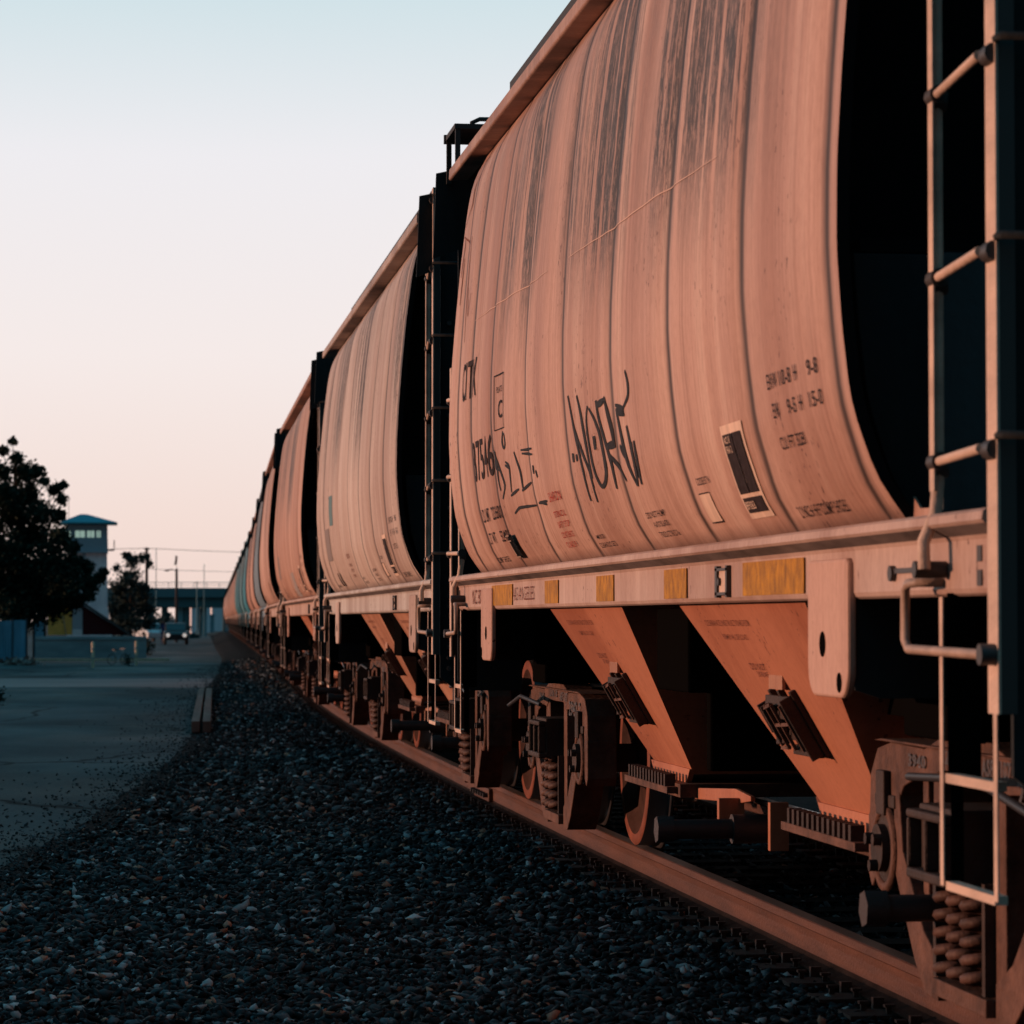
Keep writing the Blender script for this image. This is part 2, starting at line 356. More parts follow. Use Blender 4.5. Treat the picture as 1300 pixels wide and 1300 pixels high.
PAINT = (.55,.365,.295,1)
def make_car():
    root = empty('hopper_car')
    o = link('body', body_mesh(), root); o.color = PAINT
    # ends: recessed slope sheets and bulkheads between the side flanges
    for e, ye in ((-1, YN), (1, YF)):
        b = MB()
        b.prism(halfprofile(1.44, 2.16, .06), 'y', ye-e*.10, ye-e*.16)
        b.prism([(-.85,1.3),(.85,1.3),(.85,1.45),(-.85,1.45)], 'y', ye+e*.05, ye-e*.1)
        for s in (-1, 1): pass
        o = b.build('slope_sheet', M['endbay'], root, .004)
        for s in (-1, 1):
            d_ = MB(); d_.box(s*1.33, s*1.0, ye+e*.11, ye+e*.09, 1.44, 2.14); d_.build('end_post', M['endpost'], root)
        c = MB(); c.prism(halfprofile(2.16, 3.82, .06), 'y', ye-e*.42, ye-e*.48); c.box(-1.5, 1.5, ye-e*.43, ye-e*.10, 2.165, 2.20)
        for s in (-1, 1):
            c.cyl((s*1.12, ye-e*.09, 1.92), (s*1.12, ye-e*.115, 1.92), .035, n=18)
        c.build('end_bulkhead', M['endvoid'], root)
    b = MB()
    for e, ye in ((-1, YN), (1, YF)):
        for s in (-1, 1): b.prism([(ye,1.44),(ye,1.50),(ye+e*.07,1.466),(ye+e*.16,1.464),(ye+e*.17,1.44)], 'x', s*1.375, s*1.382)
    b.build('foot_tab', M['paint_plain'], root).color = PAINT
    # roof: arched sheet with a folded eave
    b = MB(); pr = [(1.46,3.905),(1.475,3.900),(1.478,3.84),(1.47,3.832),(1.36,3.836)]
    arch = [(x, 3.905+.30*(1-(x/1.46)**2)) for x in np.linspace(1.46, 0, 12)]
    half = arch[::-1]+pr[1:]
    full = [(-x, z) for x, z in half[::-1]]+half[1:]
    n = len(full); vs = [(x, y, z) for y in (-5.36, 5.36) for x, z in full]
    b.add(vs, [(i, i+1, n+i+1, n+i) for i in range(n-1)], 0, False)
    b.add(vs, [tuple(range(n)), tuple(range(2*n-1, n-1, -1))], 0, False)
    o = b.build('roof', M['paint_plain'], root, .006); o.color = (.44,.29,.235,1)
    # roof walk, hatches
    b = MB()
    for s in (-1, 1):
        b.box(s*1.27, s*1.23, -4.3, 4.1, 4.17, 4.215)
        b.box(s*1.23, s*.75, -4.3, 4.1, 4.195, 4.205)
        b.box(s*.77, s*.74, -4.3, 4.1, 4.17, 4.215)
        y = -4.28
        while y < 4.12:
            b.box(s*1.262, s*1.242, y, y+.03, 3.96, 4.18); y += .84
    b.build('running_board', M['walk'], root)
    b = MB()
    b.box(-.42, .42, -4.2, 4.0, 4.19, 4.30)
    for k in range(7): b.box(-.46, .46, -3.9+k*1.25, -3.2+k*1.25, 4.30, 4.35)
    b.build('hatch_cover', M['paint_plain'], root, .01).color = PAINT
    for e in (1,):
        b = MB(); y0, y1 = e*5.20, e*5.72
        b.box(-1.46, 1.46, y0, y1, 4.125, 4.155)
        b.box(-1.47, 1.47, e*5.73, e*5.70, 4.11, 4.165)
        for s in (-1, 1):
            for yy in (5.22, 5.70): b.bar((s*1.44, e*yy, 3.86), (s*1.44, e*yy, 4.13), .03, .03)
            b.bar((s*1.30, e*5.70, 3.9), (s*1.30, e*5.70, 4.13), .03, .03)
            b.tube([(s*1.34, e*5.35, 4.15), (s*1.34, e*5.35, 4.185), (s*1.29, e*5.36, 4.21), (s*.8, e*5.36, 4.21), (s*.75, e*5.36, 4.15)], .014, 6)
        b.build('end_platform', M['walk'], root)
    # side sills
    for s in (-1, 1):
        b = MB(); pf = [(1.30,1.440),(1.425,1.440),(1.437,1.432),(1.44,1.412),(1.432,1.404),(1.390,1.381),(1.384,1.370),(1.384,1.250),(1.378,1.238),(1.366,1.232),(1.30,1.232),(1.30,1.26),(1.25,1.26)]
        ns = len(pf); yy = np.linspace(-5.935, 5.70, 60); vs = []
        for y in yy:
            for x, z in pf:
                w = .0025*noise.noise(Vector((y*1.6, z*3, s*5)))
                vs.append((s*(x+w), y, z))
        b.add(vs, [(i*ns+j, i*ns+(j+1)%ns, (i+1)*ns+(j+1)%ns, (i+1)*ns+j) for i in range(len(yy)-1) for j in range(ns) if j not in (4,)])
        b.add(vs, [(i*ns+4, i*ns+5, (i+1)*ns+5, (i+1)*ns+4) for i in range(len(yy)-1)], 1)
        b.add(vs, [tuple(range(ns)), tuple(range(len(vs)-1, len(vs)-ns-1, -1))])
        o = b.build('side_sill', [M['paint_plain'], M['shadestrip']], root); o.color = (.52,.40,.35,1)
        c = MB()                                               # placard holder and slots on the sill
        c.box(s*1.385, s*1.392, -2.66, -2.50, 1.265, 1.345, 0)
        c.build('placard_holder', M['ladder'], o, .003)
        d = MB()
        for (ya, yb, za, zb) in ((-2.68,-2.655,1.25,1.36),(-2.505,-2.47,1.25,1.36),(-2.68,-2.47,1.258,1.268),(-2.68,-2.47,1.343,1.352)): d.box(s*1.385, s*1.401, ya, yb, za, zb)
        d.cyl((s*1.392, -2.53, 1.305), (s*1.402, -2.53, 1.305), .014, n=8)
        for z in (1.275, 1.335):
            for e in (-1, 1): d.box(s*1.3845, s*1.388, e*5.60-(.15 if e < 0 else 0), e*5.56-(.15 if e < 0 else 0), z-.02, z+.02)
        d.box(s*1.386, s*1.394, -5.15, -4.93, 1.297, 1.311); d.cyl((s*1.386, -4.9, 1.298), (s*1.40, -4.9, 1.298), .022, n=10)
        d.build('latch', M['bolt'], o)
    # corner end plates, with bolts
    for e in (-1, 1):
        b = MB()
        eo = -.225 if e < 0 else 0
        for s in (-1, 1):
            pf = [(s*1.378,.80),(s*1.378,3.46),(s*1.535,3.40),(s*1.515,3.93),(s*1.2,4.0),(s*.98,4.0),(s*.98,.74),(s*1.3,.74)]
            b.prism(pf, 'y', e*5.755+eo, e*5.735+eo)
        b.prism([(-.98,.95),(.98,.95),(.98,1.42),(-.98,1.42)], 'y', e*5.75, e*5.70)
        for s in (-1, 1):
            for z in (.86,.93,1.0,1.07,1.26,1.33,1.9,2.5,3.1):
                b.cyl((s*1.32, e*5.754+eo, z), (s*1.32, e*5.775+eo, z), .016, n=8, m=1)
                b.cyl((s*1.12, e*5.754+eo, z), (s*1.12, e*5.775+eo, z), .016, n=8, m=1)
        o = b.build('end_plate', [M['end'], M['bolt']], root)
        # slope sheet over the truck and end sill mass
        b = MB(); ye = YN if e < 0 else YF; hc = -2.35 if e < 0 else 1.2
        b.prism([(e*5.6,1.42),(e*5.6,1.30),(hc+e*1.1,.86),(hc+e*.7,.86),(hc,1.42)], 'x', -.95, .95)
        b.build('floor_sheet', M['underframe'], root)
    # ladders: wide corner stile, round inner stile, rungs (grab irons across the end too)
    for s in (-1, 1):
        for e in (-1, 1):
            b = MB(); X = s*1.405; co = 5.985 if e < 0 else 5.665; ci = 5.42 if e < 0 else 5.31
            zt = 3.98 if e < 0 else 2.72
            b.box(s*1.425, s*1.432, e*(co-0.030), e*(co+0.055), .95, zt)
            b.box(s*1.385, s*1.425, e*(co+0.045), e*(co+0.054), .95, zt, 1)  # camera-facing leg coloured dark for its shaded side
            b.box(s*1.417, s*1.422, e*(ci-0.020), e*(ci+0.025), 1.50, zt)
            b.tube([(X, e*(ci+0.000), zt), (X, e*(ci+0.000), 1.52), (s*1.415, e*(ci+0.010), 1.44), (s*1.45, e*(ci+0.025), 1.37), (s*1.45, e*(ci+0.030), 1.30)], .017, 8)
            r = MB(); bl = b; rl = []
            for z in (1.575, 2.045, 2.515, 2.985, 3.455, 3.90):
                if z > zt: continue
                r2 = MB(); r2.cyl((X-s*.0, e*(ci-0.020), z), (s*1.45, e*(co-0.020), z+.004), .0125, n=10)
                rl.append(r2)
                for yy, xx in ((ci, X), (co+.015, s*1.43)):
                    bl.cyl((xx, e*(yy-.03), z), (xx, e*(yy+.03), z), .025, n=10, m=1)
                bl.cyl((s*1.42, e*(ci+0.000), z-.02), (s*1.38, e*(ci+0.000), z-.02), .022, n=8, m=1)
                r.tube([(s*1.43, e*(co+0.055), z+.03), (s*1.43, e*(co+0.100), z+.03), (s*1.0, e*(co+0.100), z+.03), (s*1.0, e*(co+0.040), z+.03)], .0105, 6)
            lad = b.build('ladder', [M['ladder'], M['bolt']], root, 0)
            for r2 in rl: r2.build('rung', M['ladder'], lad)
            r.build('end_grab_iron', M['end'], lad)
            g = MB(); g.tube([(s*1.385, e*(ci-0.030), 1.268), (s*1.45, e*(ci-0.030), 1.268), (s*1.455, e*(ci-0.110), 1.266), (s*1.455, e*(ci-0.140), 1.25), (s*1.455, e*(ci-0.145), 1.12), (s*1.455, e*(ci-0.110), 1.097), (s*1.455, e*(co-0.040), 1.09), (s*1.43, e*(co+0.010), 1.09)], .0125, 8)
            g.build('grab_iron', M['rung'], root)
            p = MB(); p.cyl((s*1.386, e*(ci+0.000), 1.30), (s*1.47, e*(ci+0.000), 1.30), .022, n=10); p.cyl((s*1.432, e*(co+0.025), 1.09), (s*1.47, e*(co+0.025), 1.09), .026, n=10)
            p.build('bolt', M['bolt'], root)
            st = MB()
            st.box(s*1.404, s*1.408, e*(ci+0.015), e*(ci+0.045), .50, 1.23); st.box(s*1.40, s*1.404, e*(co-.10*(e<0)+0.015), e*(co-.10*(e<0)+0.045), .50, .96)
            st.box(s*1.37, s*1.402, e*(ci+0.046), e*(co-.10*(e<0)+0.014), .49, .512); st.box(s*1.37, s*1.402, e*(ci+0.046), e*(co-.10*(e<0)+0.014), .76, .784)
            st.build('sill_step', M['ladder'], root)
            q = MB(); q.bar((s*1.35, e*(ci+0.040), 1.24), (s*1.35, e*(ci+0.040), .77), .012, .085, (1,0,0)); q.bar((s*1.37, e*(ci+0.040), .775), (s*1.37, e*(ci+0.040), .50), .012, .03, (1,0,0)); q.build('step_bracket', M['underframe'], root)  # dark lower bar paints the shaded face of the step bar
    # jacking pads at the bolsters
    for s in (-1, 1):
        for e in (-1, 1):
            b = MB(); x0 = s*1.10; x1 = s*1.402; ya, yb = (e*3.88, e*4.36) if e > 0 else (-3.92, -4.43)
            yl, yh = min(ya, yb), max(ya, yb); pp = [(yl, 1.335), (yl+.02, 1.35), (yh-.02, 1.35), (yh, 1.335)]
            pp += [(yh-.09+.09*math.cos(t), 1.04-.095*math.sin(t)) for t in np.linspace(0, math.pi/2, 7)]+[(yl+.09-.09*math.sin(t), 1.04-.095*math.cos(t)) for t in np.linspace(0, math.pi/2, 7)]
            b.prism(pp, 'x', s*1.375, x1)
            o = b.build('jacking_pad', M['paint_plain'], root, .008); o.color = PAINT
            c = MB(); c.prism([(x0-s*.5,1.22),(x1-s*.02,1.30),(x1-s*.025,.97),(s*1.3,.945),(x0-s*.1,.95),(x0-s*.5,1.06)], 'y', yb-e*.015, yb-e*.03)
            c.build('bolster_web', M['end'], root)
            h = MB(); h.cyl((x1-s*.001, e*4.12, 1.10), (x1+s*.002, e*4.12, 1.10), .038, n=16)
            h.cyl((x1-s*.001, e*4.33, .99), (x1+s*.002, e*4.33, .99), .03, n=12)
            h.build('jack_hole', M['underframe'], o)
    # hopper bays
    for hc in (-2.33, 1.22):
        b = MB(); T = [(1.30, 1.10, 1.235), (.86, .47, .47)]
        tv = [(sx*T[k][0], hc+sy*T[k][1], T[k][2]) for k in (0, 1) for sx, sy in ((-1,-1),(1,-1),(1,1),(-1,1))]
        b.add(tv, [(0,1,5,4),(1,2,6,5),(2,3,7,6),(3,0,4,7),(3,2,1,0),(4,5,6,7)])
        for s in (-1, 1):                                      # skirt below the sheet
            b.prism([(hc-.50,.495),(hc+.50,.495),(hc+.42,.43),(hc-.42,.43)], 'x', s*.86, s*.885)
        bay = b.build('hopper_bay', M['hopper'], root); bay.color = (.47,.20,.12,1)
        def sh(y, z, s=-1): return s*(.86+(1.30-.86)*(z-.47)/(1.235-.47))
        nrm = Vector((-(1.235-.47), 0, -(1.30-.86))).normalized()
        for s in (-1, 1):
            v = MB(); lit = MB()
            def p(u, z, d):                                    # u across, z height, d off the sheet
                c = Vector((sh(0, z, 1), 0, z))-Vector((nrm.x, 0, -nrm.z))*0
                return (s*(sh(0, z, 1)-nrm.x*d), hc+u, z+nrm.z*d)
            for u in (-.17, .02, .17): v.bar(p(u,.93,.012), p(u,.70,.012), .03, .022, (1,0,0))
            v.bar(p(-.17,.92,.045), p(-.17,.71,.045), .014, .05, (1,0,0))
            v.bar(p(.14,.90,.05), p(.14,.76,.05), .016, .07, (1,0,0))
            v.bar(p(.23,.90,.05), p(.23,.80,.05), .016, .05, (1,0,0))
            for z in (.90,.85,.775,.72): v.bar(p(-.17,z,.03), p(.2,z,.03), .035, .03, (1,0,0))
            v.bar(p(.1,.775,.06), p(.25,.765,.06), .03, .03, (1,0,0))
            v.build('vibrator_bracket', M['castdark'], bay, .003)
            for u in (-.14, .0, .10): lit.bar(p(u,.905,.07), p(u,.745,.07), .012, .012, (1,0,0))
            lit.bar(p(.0,.905,.07), p(.19,.885,.07), .014, .014, (1,0,0)); lit.bar(p(.19,.885,.07), p(.19,.83,.07), .014, .014, (1,0,0)); lit.bar(p(-.14,.84,.07), p(.1,.83,.07), .012, .012)
            lit.bar(p(.10,.75,.07), p(.22,.745,.07), .014, .014)
            lit.build('bracket_rod', M['cast'], bay)
            w = MB(); w.bar(p(-.1,.955,.008), p(.12,.955,.008), .05, .012, (1,0,0)); w.build('pale_pad', M['hopper'], bay).color = (.42,.23,.15,1)
        # outlet gate: rack rails, gate, shaft
        g = MB()
        g.box(-.94, .94, hc-.56, hc+.50, .37, .43)
        for s in (-1, 1):
            g.box(s*.93, s*.99, hc-.50, hc+.66, .385, .415)
        t = g
        for s in (-1, 1):
            for k in range(13): t.box(s*.935, s*.985, hc-.42+k*.08, hc-.385+k*.08, .414, .47, 1)
        g.build('outlet_gate', [M['cast'], M['castdark']], bay)
        a = MB()
        for s in (-1, 1):
            a.prism([(hc-.5,.41),(hc-.5,.36),(hc-1.5,.40),(hc-1.72,.42),(hc-1.72,.44),(hc-1.4,.455)], 'x', s*.84, s*.86)
            a.box(s*.84, s*.95, hc-1.46, hc-1.50, .26, .42); a.box(s*.72, s*.80, hc-1.78, hc-1.82, .22, .42)
        a.build('gate_arm', M['hopper'], bay, .003).color = (.47,.20,.12,1)
        cp = MB()
        for s in (-1, 1):
            cp.cyl((s*.60, hc-1.62, .30), (s*1.20, hc-1.62, .30), .042, n=14); cp.cyl((s*.72, hc-1.62, .30), (s*.92, hc-1.62, .30), .062, n=14); cp.cyl((s*1.17, hc-1.62, .30), (s*1.24, hc-1.62, .30), .058, n=6)
        cp.build('gate_shaft', M['greased'], bay)
    # centre sill, brake gear
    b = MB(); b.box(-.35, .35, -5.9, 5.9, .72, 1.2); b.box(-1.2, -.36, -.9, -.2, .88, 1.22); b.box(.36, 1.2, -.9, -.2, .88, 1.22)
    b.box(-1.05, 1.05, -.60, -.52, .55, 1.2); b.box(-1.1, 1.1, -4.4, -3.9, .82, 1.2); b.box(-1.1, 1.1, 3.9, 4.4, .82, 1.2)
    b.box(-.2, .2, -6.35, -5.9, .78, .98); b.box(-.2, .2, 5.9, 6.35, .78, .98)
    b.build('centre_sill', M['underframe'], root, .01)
    b = MB()
    for e in (-1, 1):
        b.tube([(-.45, e*5.9, .80), (-.5, e*6.1, .62), (-.42, e*6.3, .48), (-.2, e*6.38, .55)], .022, 8)
        b.tube([(-1.12, e*5.3, .66), (-1.12, e*4.75, .73), (-1.11, e*4.0, .70)], .013, 6)
    b.build('air_hose', M['hose'], root)
    # trucks
    for tc_ in (-4.07, 4.07): bogie(root, tc_)
    return root

def bogie(root, yc):
    b = MB()
    b.box(-1.16, 1.16, yc-.20, yc+.20, .43, .64); b.box(-.9, .9, yc-.17, yc+.17, .60, .80)
    for s in (-1, 1):                                          # bolster end pocket
        b.box(s*1.155, s*1.20, yc-.20, yc+.20, .425, .455); b.box(s*1.155, s*1.20, yc-.20, yc+.20, .60, .625)
        for u in (-.195, -.01, .175): b.box(s*1.155, s*1.20, yc+u, yc+u+.02, .455, .60)
    bo = b.build('bogie', M['castdark'], root, .008)
    for s in (-1, 1):
        f = MB(); xa, xb = s*.925, s*1.075
        top = [(-1.13,.50),(-1.11,.68),(-1.02,.765),(-.85,.79),(-.45,.785),(-.25,.83),(.25,.83),(.45,.785),(.85,.79),(1.02,.765),(1.11,.68),(1.13,.50),(1.07,.50),(1.03,.60),(.76,.61),(.70,.66),(.52,.70),(.36,.69),(.28,.73),(-.28,.73),(-.36,.69),(-.52,.70),(-.70,.66),(-.76,.61),(-1.03,.60),(-1.07,.50)]
        f.prism([(yc+y, z) for y, z in top], 'x', xa, xb)
        for q in (-1, 1):
            f.prism([(yc+q*y, z) for y, z in ((.26,.74),(.37,.72),(.37,.14),(.26,.14))], 'x', xa+s*.004, xb-s*.006)
            f.prism([(yc+q*y, z) for y, z in ((.30,.17),(.30,.05),(.44,.055),(.56,.14),(.80,.40),(.80,.62),(.74,.64),(.70,.46),(.46,.24))], 'x', xa-s*.002, xb+s*.004)
            f.prism([(yc+q*y, z) for y, z in ((1.02,.62),(1.13,.55),(1.13,.36),(1.09,.32),(1.04,.36))], 'x', xa, xb+s*.002)
            f.prism([(yc+q*y, z) for y, z in ((.52,.70),(.58,.71),(.58,.18),(.52,.12))], 'x', xa+s*.01, xb-s*.03)
        f.box(xa-s*.02, xb+s*.03, yc-.29, yc+.27, .075, .125)
        f.prism([(yc-1.0,.792),(yc+1.0,.792),(yc+.9,.80),(yc-.9,.80)], 'x', xa-s*.02, xb+s*.02)
        fr = f.build('side_frame', M['cast'], bo, .022)
        t = text_block([('3940', yc+.62, yc+.42, .725, .765), ('2761 B', yc+.20, yc-.08, .75, .80), ('ASF 1107', yc-.18, yc-.46, .735, .785), ('2942-2', yc-.52, yc-.92, .665, .745)] if s < 0 else [('2761', yc+.2, yc-.2, .75, .80)],
                       M['greased'], bo, 'cast_lettering', .006, surf=(lambda y, z: -1.075) if s < 0 else (lambda y, z: 1.09), bold=.03)
        sp = MB()
        for xx, rr in ((1.085, .05), (.97, .05)):
            for u in (-.17, -.03, .11):
                pts = [(s*xx+rr*math.cos(a)*.85, yc+u+rr*math.sin(a), .145+.285*a/(2*math.pi*5.6)) for a in np.linspace(0, 2*math.pi*5.6, 85)]
                sp.tube(pts, .0165, 6)
        sp.build('spring_nest', M['springs'], bo)
        d = MB()
        for u in (-.27, .24): d.box(s*.93, s*1.10, yc+u, yc+u+.03, .13, .44)
        d.build('friction_wedge', M['castdark'], bo)
        for q in (-1, 1):
            ya = yc+q*.9
            c = MB(); c.cyl((s*.95, ya, .457), (s*1.06, ya, .457), .135, n=26); c.cyl((s*1.06, ya, .457), (s*1.085, ya, .457), .125, .105, n=26); c.cyl((s*1.085, ya, .457), (s*1.11, ya, .457), .075, n=20)
            for k in range(3):
                a = 2*math.pi*k/3+.5; c.cyl((s*1.085, ya+.055*math.cos(a), .457+.055*math.sin(a)), (s*1.135, ya+.055*math.cos(a), .457+.055*math.sin(a)), .02, n=6)
            c.build('bearing_cap', M['castdark'], bo, .003)
            rg = MB(); rg.lathe([(s*1.075,.137),(s*1.09,.137),(s*1.092,.112),(s*1.075,.112)], (0, ya, .457), 26); rg.build('bearing_ring', M['cast'], bo)
            ad = MB(); ad.box(s*.94, s*1.085, ya-.12, ya+.12, .585, .625); ad.box(s*1.076, s*1.10, ya-.05, ya+.05, .56, .70); ad.build('bearing_adapter', M['castdark'], bo, .005)
    for q in (-1, 1):
        ya = yc+q*.9; ax = MB(); ax.cyl((-1.0, ya, .457), (1.0, ya, .457), .075, n=14); ax.build('axle', M['castdark'], bo)
        for s in (-1, 1):
            w = MB()
            w.lathe([(s*.79,.05),(s*.79,.13),(s*.745,.16),(s*.74,.33),(s*.775,.375),(s*.795,.395)], (0, ya, .457), 48, 2); w.lathe([(s*.795,.395),(s*.797,.445),(s*.79,.452)], (0, ya, .457), 48, 0)
            w.lathe([(s*.79,.452),(s*.70,.457),(s*.69,.465),(s*.682,.482),(s*.668,.482),(s*.66,.45)], (0, ya, .457), 48, 1)
            w.lathe([(s*.66,.45),(s*.66,.385),(s*.70,.37),(s*.70,.16),(s*.66,.13),(s*.66,.05)], (0, ya, .457), 48, 0)
            w.build('wheel', [M['wheelrim'], M['tread'], M['wheelplate']], bo)

# ---- decorations of the nearest car
NORT = [[(-0.252,2.118),(-0.328,2.006),(-0.386,1.921),(-0.48,1.786),(-0.467,1.665)],[(-0.252,2.118),(-0.349,1.981),(-0.514,1.866),(-0.653,1.773),(-0.628,1.654)],[(-0.51,2.1),(-0.576,2.028),(-0.624,1.926),(-0.661,1.82),(-0.681,1.749)],[(-0.778,2.038),(-0.716,2.0),(-0.711,1.939),(-0.729,1.868),(-0.761,1.796),(-0.807,1.738),(-0.865,1.701),(-0.956,1.718),(-1.036,1.769),(-1.014,1.839),(-0.986,1.914),(-0.902,1.983),(-0.803,2.027)],[(-0.867,1.911),(-0.868,1.856)],[(-0.961,2.048),(-0.987,1.978),(-1.054,1.909),(-1.115,1.842),(-1.176,1.776),(-1.148,1.687)],[(-0.969,2.034),(-1.144,2.04)],[(-0.978,2.022),(-1.125,2.03)],[(-1.148,2.049),(-1.192,1.991),(-1.249,1.907),(-1.255,1.843)],[(-1.129,1.86),(-1.272,1.865)],[(-1.134,1.848),(-1.273,1.849)],[(-1.133,1.828),(-1.282,1.77),(-1.413,1.706)],[(-1.676,2.11),(-1.743,2.057),(-1.738,2.015),(-1.58,1.978)],[(-1.402,1.999),(-1.591,1.973)],[(-1.408,1.981),(-1.585,1.96)],[(-1.415,1.967),(-1.59,1.949)],[(-1.41,1.985),(-1.453,1.925),(-1.482,1.857),(-1.529,1.78),(-1.572,1.721),(-1.615,1.678)],[(-1.413,1.843),(-1.511,1.79)],[(-1.61,1.906),(-1.651,1.839),(-1.693,1.758),(-1.678,1.707)],[(-1.678,1.841),(-1.681,1.725),(-1.615,1.678)],[(-1.754,1.841),(-1.776,1.767),(-1.728,1.679)],[(-0.332,1.866),(-0.333,1.837)],[(-0.237,1.876),(-0.228,1.838)]]
BIIT = [[(2.289,2.054),(2.165,1.954),(2.193,1.87),(2.145,1.817)],[(2.265,2.036),(2.122,1.943),(1.995,1.836),(2.12,1.774)],[(2.208,2.016),(2.234,1.932),(2.114,1.917)],[(1.918,1.95),(1.78,1.926),(1.809,1.795)],[(1.933,1.934),(1.764,1.909)],[(1.855,1.78),(1.554,1.801)],[(1.578,1.981),(1.452,1.877),(1.444,1.788)],[(1.473,1.789),(1.236,1.819)],[(1.395,1.979),(0.961,1.963)],[(1.374,1.962),(0.956,1.936)],[(0.973,1.886),(0.979,1.847)],[(0.912,1.859),(0.874,1.826)],[(1.874,1.694),(1.668,1.715),(1.228,1.711)],[(0.999,1.711),(0.721,1.712)],[(0.957,1.717),(0.754,1.697)],[(1.928,2.101),(1.987,2.054),(1.933,2.009),(1.856,2.03),(1.901,2.091)]]
BROWN = [[(3.744,3.737),(4.089,3.763),(4.212,3.663)],[(3.926,3.729),(4.118,3.615),(4.083,3.513),(4.281,3.409)],[(4.28,3.353),(4.052,3.303),(3.964,3.265)],[(4.214,3.342),(4.178,3.299),(4.228,3.115)],[(3.7,3.0),(3.62,2.82),(3.5,2.95)],[(4.135,3.214),(4.164,2.95)],[(3.8,3.3),(3.72,2.7)]]

def label_panel(root):
    b = MB(); patch(b, -3.32, -3.66, 1.497, 1.795, .003); b.build('label_panel', M['label'], root)
    b = MB(); patch(b, -3.345, -3.49, 1.575, 1.765, .006); patch(b, -3.505, -3.63, 1.575, 1.765, .006); patch(b, -3.35, -3.63, 1.515, 1.562, .006)
    b.build('label_print', M['black'], root)
    text_block([('ACI 8', -3.37, -3.46, 1.735, 1.757), ('FRA 2', -3.37, -3.46, 1.705, 1.727), ('8F0B3', -3.37, -3.50, 1.525, 1.55)], M['label'], root, 'label_text', .009)
    b = MB(); patch(b, -2.70, -2.88, 1.505, 1.60, .003); b.build('white_placard', M['label'], root)
    b = MB(); patch(b, -2.70, -2.88, 1.60, 1.604, .005); patch(b, -2.70, -2.88, 1.502, 1.506, .005); b.build('placard_border', M['black'], root)
    b = MB(); patch(b, 2.34, 2.12, 1.485, 1.60, .02); b.build('card_pocket', M['endvoid'], root, .004)
    b = MB()
    for z0, z1 in ((1.59,1.597),(1.565,1.57),(1.485,1.492)): patch(b, 2.32, 2.15, z0, z1, .03)
    patch(b, 2.27, 2.24, 1.50, 1.56, .028)
    b.build('pocket_frame', M['rung'], root)
def small_text(root):
    text_block([('EXW', -4.10, -4.24, 1.855, 1.90), ('10-8', -4.27, -4.42, 1.855, 1.90), ('H', -4.47, -4.51, 1.855, 1.90), ('9-8', -4.64, -4.76, 1.855, 1.90), ('EW', -4.13, -4.22, 1.768, 1.812), ('9-5', -4.33, -4.44, 1.768, 1.812), ('H', -4.49, -4.53, 1.768, 1.812), ('15-0', -4.62, -4.77, 1.768, 1.812), ('CU FT 3281', -4.13, -4.46, 1.675, 1.712),
                ('2 INCH HF COMP SHOES', -3.99, -4.60, 1.478, 1.512), ('DO NOT HUMP', -1.58, -1.98, 1.555, 1.578), ('AUTOSLACK', -1.64, -1.96, 1.52, 1.54), ('TRUCK CTRS 27-6', -1.64, -2.02, 1.482, 1.503),
                ('MPOCB', -.22, -.42, 1.513, 1.531), ('CLEAN OUTLETS', -.18, -.60, 1.478, 1.498), ('CODE STN', -2.73, -2.95, 1.63, 1.655), ('COMP SHOES', 3.30, 2.78, 1.478, 1.505)], M['black'], root)

def decorate_first(root):
    text_block([('CITX', 3.66, 3.06, 2.36, 2.57), ('87546', 3.27, 2.40, 1.905, 2.12), ('LD LMT', 3.18, 2.84, 1.69, 1.757), ('223600', 2.74, 2.38, 1.69, 1.757), ('LT WT', 3.2, 2.88, 1.575, 1.632), ('52400', 2.68, 2.36, 1.575, 1.632)], M['black'], root, bold=.008)
    small_text(root); label_panel(root)
    text_block([('PLATE', 2.09, 1.93, 2.30, 2.33), ('C', 2.04, 1.92, 2.17, 2.26)], M['black'], root, 'plate_text')
    b = MB()
    for a in ((2.17,1.87,2.385,2.392),(2.17,2.155,2.12,2.39),(1.885,1.87,2.12,2.39),(2.17,1.87,2.115,2.12)): patch(b, *a, .004)
    b.build('plate_border', M['black'], root)
    text_block([('SHARON', .60, .26, 1.70, 1.742), ('STENCIL', .62, .28, 1.632, 1.658), ('SAFETY STOP', .62, .28, 1.585, 1.612), ('CONTENTS', .64, .30, 1.54, 1.566), ('CLASS 9', .66, .36, 1.498, 1.522)], M['red'], root, 'red_lettering')
    strokes(NORT, M['graffiti'], root, 'graffiti_tag', .017); strokes(BIIT, M['graffiti'], root, 'graffiti_scrawl', .014, wy=3.)
    strokes(BROWN, M['brownspray'], root, 'brown_scribble', .008, wy=3)
    strokes([[(3.3,2.78),(1.5,2.75),(.4,2.72)],[(-.2,2.71),(-2.388,2.68),(-3.4,2.66)]], M['scr'], root, 'scratch_line', .004, off=.003, wy=1)
    for a, c in ((3.96,3.08),(1.85,1.40),(.24,-.22),(-1.42,-1.88),(-2.90,-3.82)):
        b = MB(); b.box(-1.388, -1.3905, a, c, 1.253, 1.364); b.build('reflector_tape', M['yellow'], root)
    sf = lambda y, z: -1.387
    text_block([('AS ANGELES', 3.05, 2.25, 1.275, 1.345)], M['brownspray'], root, 'sill_scribble', .003, surf=sf, bold=-.005)
    text_block([('NC 80', 4.9, 4.45, 1.265, 1.35)], M['brownspray'], root, 'sill_scribble', .003, surf=sf)
